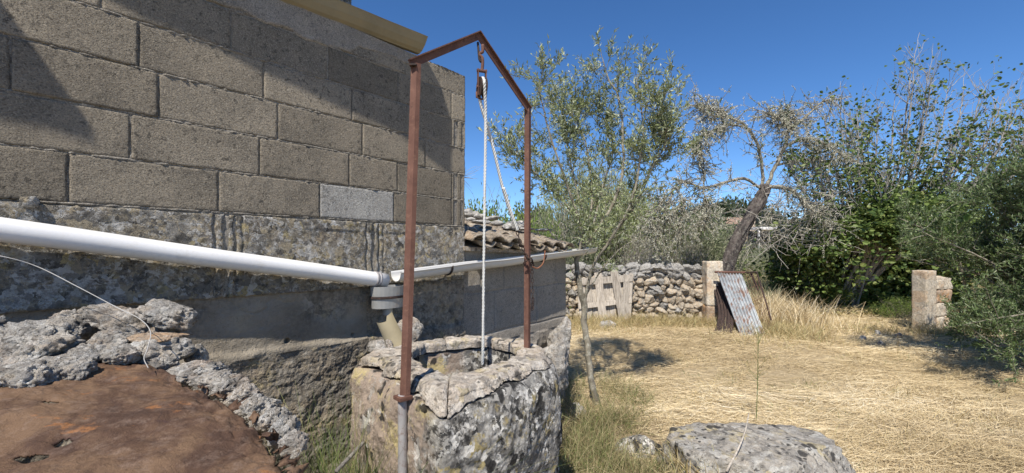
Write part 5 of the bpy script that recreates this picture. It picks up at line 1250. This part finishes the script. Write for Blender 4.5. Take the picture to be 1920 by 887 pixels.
# grass along wall, pillars, sheet
xs_, ys_ = [], []
for cx, cy, n, s1, s2 in [(2.4, 9.2, 2600, .9, .15), (3.7, 9.1, 1300, .6, .15), (4.9, 8.5, 1300, .35, .3), (5.3, 8.1, 900, .3, .35), (5.6, 9.3, 1400, .5, .5), (8.2, 8.2, 500, .3, .15), (1.6, 8.8, 900, .5, .4), (7.4, 8.5, 400, .5, .3), (4.4, 7.6, 300, .6, .4)]:
    a_, b_ = scat(n, cx, cy, s1, s2); xs_.append(a_); ys_.append(b_)
x, y = np.concatenate(xs_), np.concatenate(ys_)
blades('dry_grass', x, y, rs.uniform(.08, .38, len(x)), rs.uniform(.006, .011, len(x)), M['drygrass'], 'dry tufts of grass along the foot of the stone wall and pillars', 'grass', .4)
x, y = scat(3200, 6.1, 10.3, .45, .8); blades('dry_grass', x, y, rs.uniform(.3, .85, 3200), rs.uniform(.008, .014, 3200), M['straw'], 'tall golden grass between the metal frame and the fig tree', 'grass', .2, .3)
# meadow beyond the wall
N_ = 75000; y = 10.3+rs.rand(N_)**1.6*40; x = rs.uniform(.05, 1.25, N_)*y; k_ = ~((x > 6.9) & (y < 12.2)); x, y = x[k_], y[k_]
dn = fbm(np.stack([x, y, 0*x], -1), .5, 3, 12); L = np.clip(.55+dn*1.1, .2, 1.1)*rs.uniform(.6, 1.1, len(x))
blades('meadow_grass', x, y, L, .008+.0011*y, M['drygrass'], 'tall dry meadow grass behind the stone wall', 'grass', .18, .2, 3)
N_ = 9000; y = 10.4+rs.rand(N_)*6; x = rs.uniform(.15, .62, N_)*y
blades('green_weeds', x, y, rs.uniform(.4, 1.0, N_), rs.uniform(.012, .02, N_), M['scrub'], 'grey-green feathery weeds behind the stone wall', 'weeds', .25, .25, 3)
# leaf litter in fig shade
N_ = 12000; x = rs.uniform(6.6, 12.5, N_); y = 10.6+rs.rand(N_)*2.2-(x-6)*.03; P0 = np.stack([x, y, gh(x, y)+.02+rs.rand(N_)*.05], -1)
V, F, A = leaves(P0, rs.normal(size=(N_, 3))*[1, 1, .3], rs.uniform(.05, .1, N_), rs.uniform(.04, .07, N_), False, rs)
tag(mk('leaf_litter', V, F, M['drygrass'], attr=A), 'dead leaf litter in the deep shade under the fig tree', 'leaves', kind='stuff')
# fennel stalk, tufts, twig
fs_ = thing('fennel_plant', tuple(P(1418, 778, 4.05)), 'single thin green fennel stalk standing in the straw behind the boulder', 'plant')
st_ = polyline([P(1418, 790, 4.05), P(1420, 730, 4.05), P(1421, 680, 4.05), P(1422, 628, 4.05)], 30); V, F = tube(st_, np.linspace(.0042, .0018, 30), 6); mk('stem', V, F, M['greengrass'], fs_, attr=np.full(len(V), .35))
c, _ = sub_branches(st_[8:], np.tile([0, 0, 1.], (22, 1)), 26, .16, rs, .6, .7, .2); V, F = tubes(c, np.full(26, .002), np.full(26, .0008), 3); mk('leaf', V, F, M['greengrass'], fs_, attr=np.full(len(V), .4))
V, F = tube(pxl([(1362, 884, 2.62), (1385, 840, 2.75), (1398, 805, 2.85), (1404, 775, 2.98)], 20), np.linspace(.008, .003, 20), 7); tag(mk('dead_stick', V, F, M['wood'], None, sm=True), 'brown dead stick leaning across the broad boulder', 'stick')
V, F = tube(pxl([(630, 884, 1.75), (655, 858, 1.85), (682, 830, 2.0)], 16), .009, 7); tag(mk('dead_stick', V, F, M['bark_pale'], None, sm=True), 'pale stick lying in the green grass left of the well', 'stick')
# cut weed stubble by the boulder
x, y = scat(260, 1.22, 2.85, .10, .10); blades('weed_stubble', x, y, rs.uniform(.08, .22, 260), rs.uniform(.006, .012, 260), M['drygrass'], 'cut brown and green weed stubble against the boulder', 'weeds', .5, .2, 3, z=np.full(260, .14))
# dry tufts on the house corner
for yy, lab in ((330, 'upper dry tuft growing from the corner of the block wall'), (395, 'lower dry tuft growing from the corner of the block wall')):
    s_, h_ = wall_at(872, yy); q = Wp(s_+.005, h_, -.05); c, _ = sub_branches(q[None], np.array([[.6, .7, 0]]), 26, .16, rs, -.2, .6, .5)
    V, F = tubes(c, np.full(26, .0016), np.full(26, .0008), 3); tag(mk('dry_tuft', V, F, M['deadtwig'], attr=rs.rand(len(V))), lab, 'plant')
